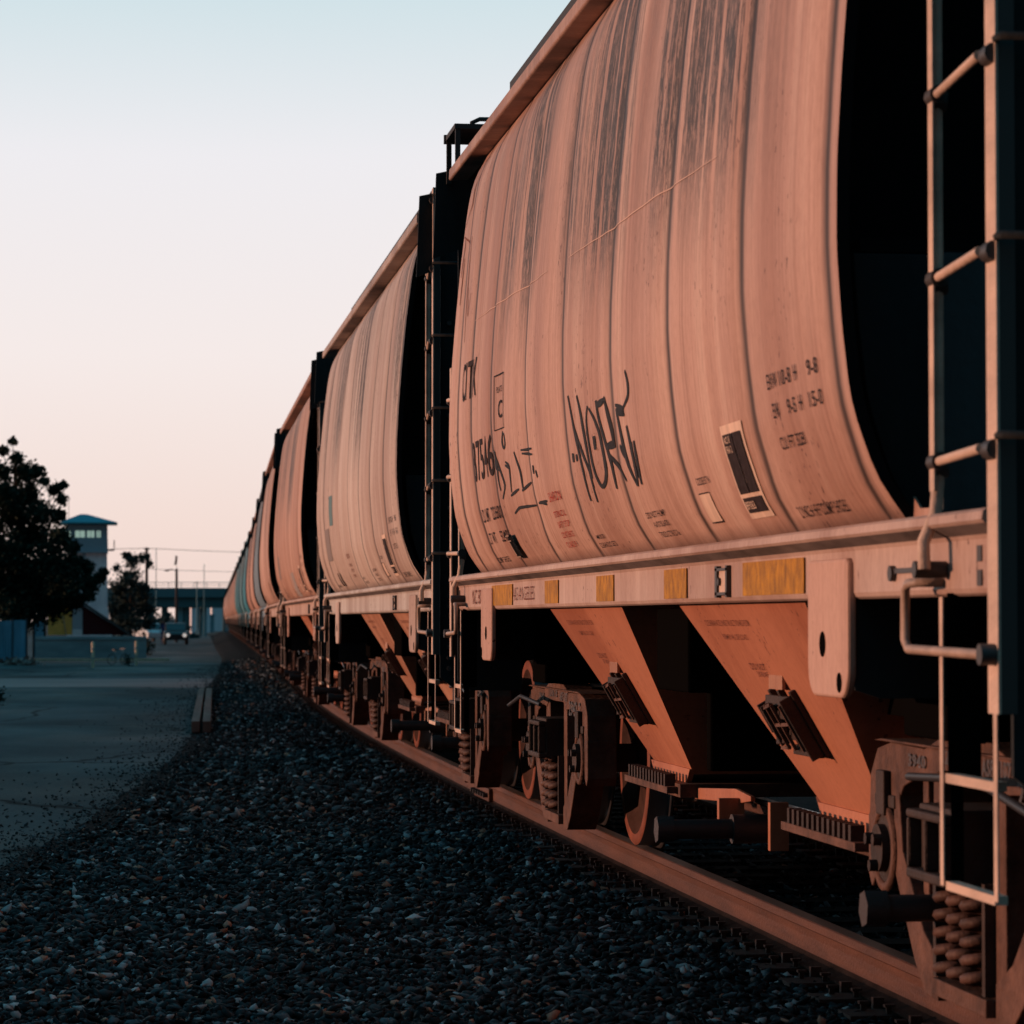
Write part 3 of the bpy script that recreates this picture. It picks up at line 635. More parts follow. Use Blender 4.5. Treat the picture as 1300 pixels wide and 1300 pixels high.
def hopper_text(root):
    for hc in (-2.33, 1.22):
        sh = lambda y, z: -(.86+(1.30-.86)*(z-.47)/(1.235-.47))
        text_block([('CLEARANCE INSTRUCTIONS FOR', hc+.75, hc-.05, 1.15, 1.172), ('REMOVAL OF LOAD', hc+.55, hc+.12, 1.10, 1.12), ('DO NOT', hc+.36, hc+.10, .99, 1.015), ('STRIKE', hc+.3, hc+.12, .965, .985)], M['brownspray'], root, 'faded_lettering', .004, surf=sh)

def clusters(me, tol=.012):
    n = len(me.vertices); par = list(range(n))
    def f(a):
        while par[a] != a: par[a] = par[par[a]]; a = par[a]
        return a
    for e in me.edges:
        a, c = f(e.vertices[0]), f(e.vertices[1])
        if a != c: par[a] = c
    comp = {}
    for i in range(n): comp.setdefault(f(i), []).append(i)
    co = np.empty(n*3); me.vertices.foreach_get('co', co); co = co.reshape(-1, 3)
    ks = list(comp.values()); bb = [(co[k].min(0)-tol, co[k].max(0)+tol) for k in ks]; p2 = list(range(len(ks)))
    def g(a):
        while p2[a] != a: a = p2[a]
        return a
    for i in range(len(ks)):
        for j in range(i):
            if (bb[i][0] < bb[j][1]).all() and (bb[j][0] < bb[i][1]).all(): p2[g(i)] = g(j)
    out = {}
    for i, k in enumerate(ks): out.setdefault(g(i), []).extend(k)
    return list(out.values())
SPLIT = ('foot_tab','cast_lettering','gate_shaft','bolster_web','gate_arm','end_grab_iron','floor_sheet','slope_sheet','air_hose','bracket_rod','vibrator_bracket','friction_wedge','bearing_adapter','spring_nest','bolt','latch','grab_iron','sill_step','running_board','hatch_cover','jack_hole','pocket_frame')
def split_tree(o):
    for c in list(o.children): split_tree(c)
    if o.type != 'MESH' or o.name.split('.')[0] not in SPLIT: return
    cl = clusters(o.data)
    if len(cl) < 2: return
    for k in cl[1:]:
        q = o.copy(); q.data = o.data.copy(); COL.objects.link(q); q.parent = o.parent; cut(q.data, set(k))
    cut(o.data, set(cl[0]))
def cut(me, keep):
    bm = bmesh.new(); bm.from_mesh(me); bm.verts.ensure_lookup_table()
    bmesh.ops.delete(bm, geom=[v for v in bm.verts if v.index not in keep], context='VERTS'); bm.to_mesh(me); bm.free()
FITTED = set()
def fit_body(o):
    """brings the car body to its true size over its trucks"""
    for c in o.children:
        if c.name.split('.')[0] == 'bogie': continue
        if c.type == 'MESH' and c.data.name not in FITTED:
            me = c.data; FITTED.add(me.name); n = len(me.vertices); co = np.empty(n*3); me.vertices.foreach_get('co', co); co = co.reshape(-1, 3)
            co[:, 0] = co[:, 0]*.967+.1155*np.clip(co[:, 0]/.3, -1, 1); co[:, 1] *= .967; co[:, 2] = 1.17+(co[:, 2]-1.17)*.967
            me.vertices.foreach_set('co', co.reshape(-1)); me.update()
        fit_body(c)
car = make_car()
hopper_text(car)
split_tree(car)
proto_children = None
def set_color(o, mul):
    if o.type == 'MESH' and o.name.split('.')[0] in ('body','roof','side_sill','hatch_cover','jacking_pad','hopper_bay','gate_arm'):
        o.color = tuple(min(1, o.color[i]*mul[i]) for i in range(3))+(1,)
    for c in o.children: set_color(c, mul)
GRP = 'covered hopper cars coupled in one long train'
# tint relative to the nearest car, teal standing for shade, and what singles it out
CARS = [
 ((1,1,1), 'nearest hopper car in salmon paint, NORT graffiti and yellow reflector strips on its side'),
 ((1.02,1.30,1.42), 'pale tan hopper car with dented sheets, second in line right behind the graffiti car'),
 ((1.02,.98,.92), 'tan hopper car with a grey washed patch at the sill, third from the graffiti car'),
 ((1.0,1.0,.98), 'fourth hopper car from the graffiti car, plain peach side between two dark gaps'),
 ((0.36,0.84,1.32), 'fifth hopper car, grey blue side with a paler top edge'),
 ((1.05,1.05,1.05), 'sixth hopper car, narrow pale pink sliver in front of the teal cars'),
 ((.8,.75,.75), 'seventh hopper car, dull mauve side beside the teal cars'),
 ((0.09,0.79,1.38), 'eighth hopper car, first of the cars tinted teal for shade'),
 ((0.18,0.79,1.26), 'ninth hopper car, greyer teal tint for shade'),
 ((0.07,0.63,1.09), 'tenth hopper car, darkest teal shade tint of the far cars'),
 ((0.14,0.73,1.15), 'eleventh hopper car, last of the cars tinted teal for shade'),
 ((.8,.8,.8), 'twelfth hopper car, grey tan side just past the teal cars'),
]
def place(o, i):
    y = 12.62+12.30*i; xa, xb = tx(y-4.07), tx(y+4.07)
    if i == 0: xa = xb = 0
    o.location = ((xa+xb)/2, y, 0); o.rotation_euler.z = -math.atan2(xb-xa, 8.14)
def thin_copy(o, parent, keep):
    c = o.copy(); COL.objects.link(c)
    if parent: c.parent = parent
    for ch in list(o.children):
        if ch.name.split('.')[0] in keep: thin_copy(ch, c, keep)
    return c
KEEP = ('body','roof','side_sill','end_plate','slope_sheet','end_bulkhead','ladder','hopper_bay','centre_sill','bogie','side_frame','wheel','floor_sheet','running_board','jacking_pad','sill_step')
for i in range(1, 25):
    if i < 4: c = copy_tree(car, None, ('end_platform',))
    elif i < 10: c = copy_tree(car, None, ('end_platform','bolt','cast_lettering','faded_lettering','bracket_rod','pale_pad','rack_tooth','latch','jack_hole','placard_holder','bearing_ring','friction_wedge','bearing_adapter'))
    else: c = thin_copy(car, None, KEEP)
    place(c, i)
    if i < len(CARS): mul, lab = CARS[i]
    else:
        mul = [(1,1,1),(.9,.8,.8),(.95,1,1),(.7,.7,.75)][i%4]; lab = 'small hopper car far down the train, too distant to tell from its neighbours'
    set_color(c, mul); tag(c, lab, 'freight car', GRP)
    if i in (1, 2, 3):
        label_panel(c); small_text(c)
        b = MB(); patch(b, 3.3, 2.5, 1.72, 2.02, .003); b.build('painted_over_patch', mat('grey_overpaint', (.22,.19,.18), .8), c)
        if i == 1:
            b = MB(); patch(b, 2.2, 1.9, 2.03, 2.30, .003); b.build('teal_emblem', mat('teal_emblem', (.10,.20,.22), .7), c)
            text_block([('SHARON', .62, .28, 1.70, 1.742), ('STENCIL', .62, .28, 1.632, 1.658), ('SAFETY STOP', .62, .28, 1.585, 1.612), ('CONTENTS', .64, .30, 1.54, 1.566)], M['brownspray'], c, 'faded_lettering')
        if i == 2:
            b = MB(); patch(b, -.6, -1.6, 1.46, 1.75, .003); b.build('grey_washed_patch', mat('grey_wash', (.30,.27,.26), .8), c)
place(car, 0); tag(car, CARS[0][1], 'freight car', GRP)
decorate_first(car)

CARROOTS = [o for o in COL.objects if o.name.split('.')[0] == 'hopper_car']
for o in CARROOTS: fit_body(o)
# ------------------------------------------------------------------ rails, ties
def sweep(name, pf, xoff, y0, y1, mats, mi, step=1.0):
    b = MB(); ys = np.arange(y0, y1+.01, step); n = len(pf); vs = []
    for y in ys:
        for x, z in pf: vs.append((tx(y)+xoff+x, y, z))
    for i in range(len(ys)-1):
        for j in range(n):
            b.add([vs[i*n+j], vs[i*n+(j+1)%n], vs[(i+1)*n+(j+1)%n], vs[(i+1)*n+j]], [(0,1,2,3)], mi[j])
    b.add([vs[j] for j in range(n)], [tuple(range(n))], 0); b.add([vs[-n+j] for j in range(n)], [tuple(range(n))], 0)
    return b.build(name, mats)
RP = [(-.036,-.004),(-.030,0),(.030,0),(.036,-.004),(.037,-.032),(.014,-.045),(.009,-.075),(.009,-.135),(.016,-.152),(.070,-.166),(.070,-.177),(-.070,-.177),(-.070,-.166),(-.016,-.152),(-.009,-.135),(-.009,-.075),(-.014,-.045),(-.037,-.032)]
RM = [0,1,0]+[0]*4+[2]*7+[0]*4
JY = 22.6
seg = [('nearer length of rusty rail under the near wheels, sunlit on its side', -.755, 2, JY-.008), ('rusty rail running on beyond the bolted joint, near side of the track', -.755, JY+.008, 420), ('far side rail glimpsed behind the wheels under the hopper cars', .755, 2, 420)]
for lab, xo, a, c in seg:
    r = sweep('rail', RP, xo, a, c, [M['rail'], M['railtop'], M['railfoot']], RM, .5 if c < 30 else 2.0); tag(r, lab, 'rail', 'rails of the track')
b = MB(); b.box(-.755-.045+tx(JY), -.755-.012+tx(JY), JY-.45, JY+.45, -.145, -.05)
jb = b.build('joint_bar', M['rail'], None, .006)
tag(jb, 'bolted steel joint bar clamping the near rail beside the second car', 'joint bar')
b = MB()
for k in range(6): b.cyl((-.80+tx(JY), JY-.38+k*.152, -.098), (-.835+tx(JY), JY-.38+k*.152, -.098), .017, n=8)
b.build('bolt', M['bolt'], jb)
tie0 = MB(); tie0.box(-1.30, 1.30, -.115, .115, -.38, -.198); tie0m = tie0.mesh('crosstie', M['tie'])
pl = MB()
pl.box(-.23, .20, -.095, .095, -.194, -.181); sp = pl
for x, y in ((-.085,-.05),(.085,.05),(-.15,.055),(.15,-.055)):
    sp.box(x-.009, x+.009, y-.009, y+.009, -.18, -.152); sp.box(x-.016, x+.02, y-.014, y+.014, -.158, -.148)
sp.box(-.075, .075, .115, .135, -.20, -.165); sp.box(-.10, -.06, .112, .14, -.19, -.145)
plm = pl.mesh('tie_plate', M['plate'])
y = 7.0; k = 0
while y < 95:
    o = link('crosstie', tie0m); o.location = (tx(y), y, 0); o.rotation_euler.z = -slope(y)+random.uniform(-.01,.01)
    tag(o, 'dark creosoted wooden tie under the rusty rails, bedded in ballast', 'railway tie', 'wooden ties under the track')
    for s in (-1, 1):
        p = link('tie_plate', plm, o); p.location = (s*.755, random.uniform(-.01,.01), 0)
    y += .49+random.uniform(-.015,.015); k += 1

# ------------------------------------------------------------------ ground
def edge_x(y):                                               # where the ballast stops and the paving begins
    return float(np.interp(y, [0,14,18,23,33,40,60,91,135,200,420], [-5.4,-4.75,-4.15,-3.6,-2.75,-2.35,-1.75,-.2,1.5,3.4,10]))+.10*noise.noise(Vector((y*.8, 3, 0)))+.05*noise.noise(Vector((y*3, 8, 0)))
def bed_z(x, y):                                             # x world
    d = abs(x-tx(y)); g = gz(y)
    z = float(np.interp(d, [0, .6, 1.0, 1.5, 2.6, 3.4], [-.235,-.225,-.212,-.215,g+.015,g+.008]))
    return z
b = MB()
xs = [-3000,-800,-200,-60,-20,0,20,60,200,800,3000]; yy = [-200,0,60,130,200,400,1000,2500,6000]
vs = [(x, y, gz(max(0, y))-.03) for y in yy for x in xs]; n = len(xs)
b.add(vs, [(i*n+j, i*n+j+1, (i+1)*n+j+1, (i+1)*n+j) for i in range(len(yy)-1) for j in range(n-1)], 0, True)
tag(b.build('ground', M['dirt']), kind='structure')
b = MB(); yy = list(np.arange(-10, 30, .25))+list(np.arange(30, 140, 1.))+list(np.arange(140, 401, 10)); vs = []
for y in yy:
    e = edge_x(y)
    for x in (e, e-1.5, e-6, -30, -60): vs.append((x, y, gz(max(0, y))))
b.add(vs, [(i*5+j, i*5+j+1, (i+1)*5+j+1, (i+1)*5+j) for i in range(len(yy)-1) for j in range(4)], 0, True)
tag(b.build('road', M['asphalt']), kind='structure')
b = MB(); yy = list(np.arange(4, 40, .12))+list(np.arange(40, 100, .5))+list(np.arange(100, 421, 4)); vs = []
us = np.concatenate([np.linspace(0, 1, 40), [1.3, 1.8]])
for y in yy:
    e = edge_x(y); c = tx(y)
    for u in us:
        x = e-.15+(c+1.6-e+.15)*u; z = bed_z(x, y)
        z += (.012*noise.noise(Vector((x*7, y*7, 0)))+.01*noise.noise(Vector((x*2, y*1.4, 4))))*min(1, u*8)
        if u == 0: z = gz(y)-.01
        vs.append((x, y, z))
n = len(us)
b.add(vs, [(i*n+j, i*n+j+1, (i+1)*n+j+1, (i+1)*n+j) for i in range(len(yy)-1) for j in range(n-1)], 0, True)
tag(b.build('ballast_bed', M['bed']), kind='structure')

b = MB(); vs = []
for i in range(41):
    x = -40+i*1.0-.0; 
    for y in (71+1.2*noise.noise(Vector((i*.4,0,0)))-.12*(x+5), 83+1.5*noise.noise(Vector((i*.4,5,0)))-.12*(x+5)): vs.append((min(x, edge_x(y)-.02), y, gz(y)+.004))
b.add(vs, [(2*i, 2*i+2, 2*i+3, 2*i+1) for i in range(40)])  # pinkish colour band laid just above the road
tag(b.build('pinkish_strip', mat('pinkish_road_strip', (.33,.25,.235), .95, 0, .05, .3, 20, .3, (.3,.8,1))), kind='structure')
# loose stones: nobody could count them
def stones():
    ph = (1+5**.5)/2
    ico = np.array([(-1,ph,0),(1,ph,0),(-1,-ph,0),(1,-ph,0),(0,-1,ph),(0,1,ph),(0,-1,-ph),(0,1,-ph),(ph,0,-1),(ph,0,1),(-ph,0,-1),(-ph,0,1)], float)/1.9
    fc = np.array([(0,11,5),(0,5,1),(0,1,7),(0,7,10),(0,10,11),(1,5,9),(5,11,4),(11,10,2),(10,7,6),(7,1,8),(3,9,4),(3,4,2),(3,2,6),(3,6,8),(3,8,9),(4,9,5),(2,4,11),(6,2,10),(8,6,7),(9,8,1)])
    var = [ico*rng.uniform(.5, 1.45, (12, 1)) for _ in range(24)]
    P = []
    def scatter(y0, y1, dens, r0, r1, xin, fringe=.12):
        n = int((y1-y0)*6.5*dens)
        ys = rng.uniform(y0, y1, n); xs_ = rng.uniform(-5.6, .9, n)+np.interp(ys, _ys, _xs)
        for x, y in zip(xs_, ys):
            if x < -3.5-.05*y-.3: continue
            e = edge_x(y); d = x-e
            if d < 0 and random.random() > math.exp(d/.30)*.5: continue
            if 0 <= d < .5 and random.random() > .35+d*1.3: continue
            c = x-tx(y)
            if c > xin: continue
            if abs(abs(c)-.755) < .085: continue
            r = random.uniform(r0, r1)
            if d < .25: r *= .55
            if d < 0: r *= .7
            # keep tie tops partly clear near the rail
            P.append((x, y, bed_z(x, y)+r*random.uniform(-.15,.9), r))
    scatter(8.3, 14, 1900, .007, .027, .6)
    scatter(14, 22, 1100, .010, .031, .6)
    scatter(22, 34, 420, .016, .042, -.6)
    scatter(34, 60, 230, .020, .038, -.7)
    scatter(60, 110, 60, .03, .05, -.8)
    P = np.array(P); n = len(P); print('stones', n)
    ang = rng.uniform(0, 2*math.pi, (n, 3)); V = np.zeros((n, 12, 3)); vi = rng.integers(0, 24, n)
    base = np.array(var)[vi]; base = base*rng.uniform([.8,.5,.25], [1.7,1.1,.7], (n, 3))[:, None, :]
    def rot(a, i, j):
        c, s = np.cos(a)[:, None], np.sin(a)[:, None]; x = base[:, :, i].copy(); y = base[:, :, j].copy()
        base[:, :, i] = c*x-s*y; base[:, :, j] = s*x+c*y
    rot(rng.normal(0, .45, n), 0, 2); rot(rng.normal(0, .45, n), 1, 2); rot(ang[:, 2], 0, 1)
    V = base*P[:, 3][:, None, None]+P[:, None, :3]
    me = bpy.data.meshes.new('ballast_stones'); me.vertices.add(n*12); me.vertices.foreach_set('co', V.reshape(-1))
    F = (fc[None]+12*np.arange(n)[:, None, None]).reshape(-1, 3)
    me.loops.add(len(F)*3); me.loops.foreach_set('vertex_index', F.reshape(-1)); me.polygons.add(len(F))
    me.polygons.foreach_set('loop_start', np.arange(0, len(F)*3, 3)); me.polygons.foreach_set('loop_total', np.full(len(F), 3))
    me.update(calc_edges=True); me.validate()
    t = .86*rng.random(n)**1.0; q = rng.random(n); t[q < .05] = .91; t[(q > .05) & (q < .075)] = .965; t[q > .994] = 1.; fr = np.array([p[0]-edge_x(p[1]) < .05 for p in P]); t[fr] = .55+.32*t[fr]
    at = me.attributes.new('tone', 'FLOAT', 'POINT'); at.data.foreach_set('value', np.repeat(t, 12).astype(np.float32))
    me.materials.append(M['stone'])
    o = link('ballast_stones', me)
    tag(o, 'dark crushed stone ballast heaped beside and between the rails', 'ballast', kind='stuff')
stones()

# ------------------------------------------------------------------ background
CAM = Vector((-3.5, 0, 1.17)); YAW = R(7.4502); PIT = R(2.024)
def at(px, py, Y):                                           # a point seen at (px, py) of the photograph, standing at distance Y
    Fv = Vector((math.sin(YAW)*math.cos(PIT), math.cos(YAW)*math.cos(PIT), math.sin(PIT))); Rv = Vector((math.cos(YAW), -math.sin(YAW), 0)); Uv = Rv.cross(Fv)
    d = Fv+Rv*((px-650)/3900)-Uv*((py-650)/3900); return CAM+d*((Y-CAM.y)/d.y)
def hz(c, f): return tuple(a*(1-f)+b_*f for a, b_ in zip(c, (.10,.17,.19)))
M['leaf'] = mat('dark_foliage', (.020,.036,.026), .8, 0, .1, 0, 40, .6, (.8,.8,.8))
M['leaf2'] = mat('hazy_blue_foliage', (.022,.045,.045), .8, 0, .1, 0, 40, .5, (.8,.8,.8))  # bluish distance haze mixed into the foliage colour
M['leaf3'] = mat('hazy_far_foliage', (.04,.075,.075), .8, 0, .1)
M['bark'] = mat('dark_bark', (.03,.024,.02), .9, 0, .1, .5, 20)
M['green_roof'] = mat('teal_metal_roof', (.07,.30,.38), .7, 0, .15)
M['towerwall'] = mat('pale_lavender_stucco', (.86,.86,.95), .85, 0, .1, 0, 40, .25, (1,1,.5))
M['towertrim'] = mat('blue_grey_trim', (.30,.42,.50), .8, 0, .1)
M['litglass'] = mat('lit_cab_window', (.3,.4,.36), .3, 0, .4, emit=((.55,.78,.66), .42))
M['barnroof'] = mat('dark_shingle_roof', (.05,.065,.07), .85, 0, .1)
M['barnwall'] = mat('maroon_gable', (.055,.015,.018), .85, 0, .1)
M['ochre'] = mat('ochre_panel', (.80,.42,.10), .8, 0, .1, 0, 40, .25, (1,1,1))
M['greyblk'] = mat('grey_blockwork', (.32,.38,.42), .85, 0, .1)
M['white'] = mat('white_paint', (.62,.66,.68), .7)
M['lowwall'] = mat('weathered_concrete', (.28,.35,.38), .9, 0, .1, .2, 3, .35, (.4,.4,1.5))
M['fence'] = mat('blue_grey_sheet_fence', (.16,.36,.50), .7, 0, .1, 0, 40, .4, (3,.3,.3))
M['bollard'] = mat('dirty_cream_bollard', (.60,.50,.36), .8, 0, .2, 0, 40, .3, (5,5,5))
M['girder'] = mat('teal_bridge_steel', (.08,.17,.19), .8, 0, .1)
M['deck'] = mat('bridge_deck_concrete', (.13,.23,.26), .85, 0, .1)
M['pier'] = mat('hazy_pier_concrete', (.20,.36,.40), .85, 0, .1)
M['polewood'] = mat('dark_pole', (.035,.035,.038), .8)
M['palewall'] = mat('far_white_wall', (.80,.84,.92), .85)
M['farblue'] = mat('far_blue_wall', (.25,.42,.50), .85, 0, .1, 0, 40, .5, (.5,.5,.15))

def leaves(b, c, rad, n, size, m=0):
    for _ in range(n):
        p = Vector([random.gauss(0, .48) for _ in range(3)])
        if p.length > 1.6: continue
        p = Vector(c)+Vector((p.x*rad[0], p.y*rad[1], p.z*rad[2])); q = Vector([random.gauss(0, 1) for _ in range(3)]).normalized(); u = q.orthogonal().normalized(); w = q.cross(u); s = size*random.uniform(.5, 1.4)
        b.add([p-u*s, p-w*s*.6, p+u*s, p+w*s*.6], [(0,1,2,3)], m)
def tree(base, lobes, trunk_top, label, m, size=.12, group=None, name='leafy_tree', dens=1., limbs=True):
    root = empty(name, base); tag(root, label, 'tree', group); B = Vector(base)
    t = MB(); top = Vector(trunk_top)-B; r = top.length*.018
    t.tube([(0,0,-.2), top*.35+Vector((.06*r,0,0)), top*.7, top], [r*1.3, r, r*.6, r*.2], 8)
    c = MB()
    for p, rad, n in lobes:
        p = Vector(p)-B; leaves(c, p, rad, int(n*dens), size)
        if limbs:
            k = max(.12, min(.9, (p.z-.5)/max(.1, top.z))); t.tube([top*k*.75, (top*k*.75+p)/2+Vector((0,0,-.05)), p], [r*.35, r*.22, r*.08], 5)
    t.build('trunk', M['bark'], root); c.build('crown', m, root)
    return root
# big evergreen at the left
TY = 120; lob = []
for px, py, r_, n in [(16,560,5,60),(4,572,6,110),(20,582,8,120),(2,600,11,200),(30,600,15,330),(48,600,9,150),(8,628,16,330),(36,628,16,380),(56,612,6,60),(-14,620,20,300),(70,622,9,110),(80,616,5,60),(78,634,7,90),(20,655,20,450),(50,652,16,380),(72,655,10,200),(-10,665,20,400),(40,682,24,700),(76,682,14,350),(8,700,26,800),(92,694,9,170),(64,712,24,800),(96,716,12,330),(110,722,9,200),(30,732,30,1300),(-10,730,24,600),(80,738,22,800),(112,742,12,300),(126,734,7,120),(132,726,5,60),(5,760,26,1000),(50,760,26,1000),(88,758,16,500),(112,756,7,90),(30,775,26,500),(70,772,16,260),(0,776,26,500),(96,765,10,150),(-20,700,26,700),(-30,750,26,700),(10,640,18,300)]:
    p = at(px, py, TY+random.uniform(-1.4, 1.4)); s = r_*TY/3900; lob.append((p, (s, s*1.3, s*.9), n))
bt = at(30, 800, TY); bt.z = gz(TY)
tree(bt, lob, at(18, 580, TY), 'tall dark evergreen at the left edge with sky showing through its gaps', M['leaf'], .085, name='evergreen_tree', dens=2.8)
lob = []; TY = 240
for px, py, r_, n in [(168,712,9,170),(160,706,5,60),(182,708,7,70),(190,716,5,40),(148,722,6,50),(165,735,14,350),(150,748,12,300),(180,752,13,350),(160,768,20,700),(184,772,12,350),(145,775,12,300),(168,788,20,600),(150,792,14,300),(188,790,8,150)]:
    p = at(px, py, TY+random.uniform(-2, 2)); s = r_*TY/3900; lob.append((p, (s, s*1.4, s*.9), n))
bt = at(166, 812, TY); bt.z = gz(TY)
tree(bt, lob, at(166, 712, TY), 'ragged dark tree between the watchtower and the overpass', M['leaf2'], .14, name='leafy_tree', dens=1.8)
lob = []; TY = 330
for px, py, r_, n in [(200,790,10,200),(212,784,8,120),(192,775,7,120),(206,802,10,200),(236,800,6,90),(246,808,6,80)]:
    p = at(px, py, TY); s = r_*TY/3900; lob.append((p, (s, s*1.4, s*.8), n))
bt = at(204, 815, TY); bt.z = gz(TY)
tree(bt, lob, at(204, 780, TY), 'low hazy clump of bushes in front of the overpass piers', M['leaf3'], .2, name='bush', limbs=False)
for px, y, lab, r_ in ((-1, 55, 'small dark weed bush at the left edge of the paving', 9), (163, 108, 'small dark weed clump right of the bicycle', 6), (188, 150, 'dark shrub at the right end of the low concrete wall', 9)):
    p = at(px, 800, y); p.z = gz(y); s = r_*y/3900
    root = empty('shrub', p); tag(root, lab, 'shrub'); c = MB(); leaves(c, (0,0,s*1.2), (s, s, s*1.2), 160, s*.22); c.build('foliage', M['leaf'], root)
    t = MB(); t.tube([(0,0,-.02),(.01,0,s*1.5)], [s*.08,s*.03], 5); t.build('stem', M['bark'], root)

# watchtower
W = 225; def_z = gz(W)
tw = empty('watchtower', tuple(at(120, 800, W).xy)+(def_z,)); tag(tw, 'pale railway watchtower with teal hip roof and lit windows, behind the dark tree', 'tower')
O = Vector(tw.location)
def L_(px, py, Y=W): return at(px, py, Y)-O
b = MB(); a0 = L_(88, 700); a1 = L_(136, 700); f0 = L_(84, 815); f1 = L_(144, 815); d = 2.6
b.add([(f0.x,0,0),(f1.x,0,0),(f1.x,d,0),(f0.x,d,0)]+[(a0.x,.0,L_(0,770).z),(a1.x+.05,.0,L_(0,770).z),(a1.x+.05,d,L_(0,770).z),(a0.x,d,L_(0,770).z)]+[(a0.x,0,a0.z),(a1.x,0,a0.z),(a1.x,d,a0.z),(a0.x,d,a0.z)],
      [(0,1,5,4),(1,2,6,5),(2,3,7,6),(3,0,4,7),(4,5,9,8),(5,6,10,9),(6,7,11,10),(7,4,8,11)])
b.build('wall', M['towerwall'], tw)
b = MB(); p = L_(104, 700); b.box(p.x, L_(109,700).x, -.03, .02, L_(0,790).z, p.z); b.build('downpipe', M['towertrim'], tw)
b = MB(); c0 = L_(84, 700); c1 = L_(137, 666); b.box(c0.x, c1.x, -.25, d+.2, c0.z, L_(0,684).z); b.box(c0.x-.02, c1.x+.02, -.3, d+.25, c0.z-.1, c0.z+.12); b.build('cab_wall', M['towertrim'], tw, .01)
b = MB(); b.box(c0.x+.03, c1.x-.02, -.2, d+.15, L_(0,684).z+.002, c1.z); cb = b.build('cab', M['towertrim'], tw)
for x0, x1 in ((83,93),(99,111),(114,123),(126,131)):
    b = MB(); b.box(L_(x0,0).x, L_(x1,0).x, -.215, -.205, L_(0,682).z, L_(0,673.5).z); wn = b.build('window', M['litglass'], tw)
    b = MB(); xm = (L_(x0,0).x+L_(x1,0).x)/2; b.box(xm-.02, xm+.02, -.23, -.216, L_(0,682).z, L_(0,673.5).z); b.build('mullion', M['towertrim'], wn)
b = MB(); r0 = L_(76,665); r1 = L_(149,665); ap = L_(106,652); ym = d/2
b.add([(r0.x,-.8,r0.z),(r1.x,-.8,r0.z),(r1.x,d+.8,r0.z),(r0.x,d+.8,r0.z),(r0.x,-.8,r0.z+.1),(r1.x,-.8,r0.z+.1),(r1.x,d+.8,r0.z+.1),(r0.x,d+.8,r0.z+.1),(ap.x-.25,ym,ap.z),(ap.x+.25,ym,ap.z)],
      [(3,2,1,0),(0,1,5,4),(1,2,6,5),(2,3,7,6),(3,0,4,7),(4,5,9,8),(5,6,9),(6,7,8,9),(7,4,8)])
b.build('roof', M['green_roof'], tw)
b = MB(); q = L_(87,632); b.bar((q.x,ym,r0.z), (q.x,ym,q.z), .04, .04); b.build('antenna', M['polewood'], tw)
b = MB(); q0 = L_(136,698); q1 = L_(145,686); b.box(q0.x, q1.x, 0, 1.2, q0.z-.06, q0.z+.05); b.bar((q1.x,.05,q0.z), (q1.x,.05,q1.z), .07, .07); b.bar((q1.x,1.15,q0.z), (q1.x,1.15,q1.z), .07, .07); b.bar((q1.x,0,q1.z), (q1.x,1.2,q1.z), .05, .05); b.build('balcony', M['polewood'], tw)

# low shed with a long sloping roof
BY = 170
sd = empty('lean_to_shed', at(120, 806, BY)); tag(sd, 'low maroon shed with one long sloping dark roof in front of the watchtower', 'shed'); O = Vector(sd.location)
b = MB(); A = at(105,768,BY)-O; B_ = at(163,806,BY)-O; C_ = at(105,806,BY)-O; b.prism([(A.x,A.z),(B_.x,B_.z),(C_.x,C_.z)], 'y', 0, 3); b.build('wall', M['barnwall'], sd)
b = MB(); A2 = at(100,764,BY)-O; B2 = at(176,815,BY)-O; b.prism([(A2.x,A2.z),(A2.x,A2.z+.16),(B2.x,B2.z+.16),(B2.x,B2.z)], 'y', -.25, 4.5); b.build('roof', M['barnroof'], sd)
b = MB(); A3 = at(92,764,BY)-O; b.box(A3.x, A.x-.01, .02, 3, C_.z, A3.z); b.build('grey_pier', M['greyblk'], sd)
b = MB(); b.box(A3.x+.01, A.x-.02, -.01, .015, C_.z, (at(0,799,BY)-O).z); b.build('white_board', M['white'], sd)
b = MB(); A4 = at(61,772,BY)-O; b.box(A4.x, A3.x-.01, .05, 2.6, C_.z, A4.z); b.build('ochre_wall', M['ochre'], sd)
b = MB(); u0 = at(80,782,BY)-O; u1 = at(84,806,BY)-O; b.bar((u0.x,0,u0.z), (u1.x,0,u1.z), .05, .03); b.build('leaning_post', M['lowwall'], sd)
def simple(name, label, cat, fn, m, loc=(0,0,0), bevel=0, group=None):
    b = MB(); fn(b); o = b.build(name, m, None, bevel); tag(o, label, cat, group); return o
LW = 138
p0 = at(45,806,LW); p1 = at(186,806,LW)
simple('low_wall', 'long low grey concrete wall under the shed behind the two bollards', 'wall', lambda b: (b.box(p0.x,p1.x,LW,LW+.4,gz(LW)-.1,at(0,812,LW).z), b.box(p0.x,p1.x,LW-.05,LW+.45,at(0,812,LW).z,at(0,808,LW).z)), M['lowwall'])
simple('kerb', 'pale kerb strip along the paving in front of the low wall', 'kerb', lambda b: b.box(at(18,840,126).x, at(215,840,126).x, 126, 126.5, gz(126)-.05, gz(126)+.09), M['bollard'])
fc_ = empty('sheet_fence', tuple(at(10,800,116).xy)+(gz(116),)); tag(fc_, 'blue grey corrugated sheet fence under the evergreen at the left edge', 'fence'); O = Vector(fc_.location)
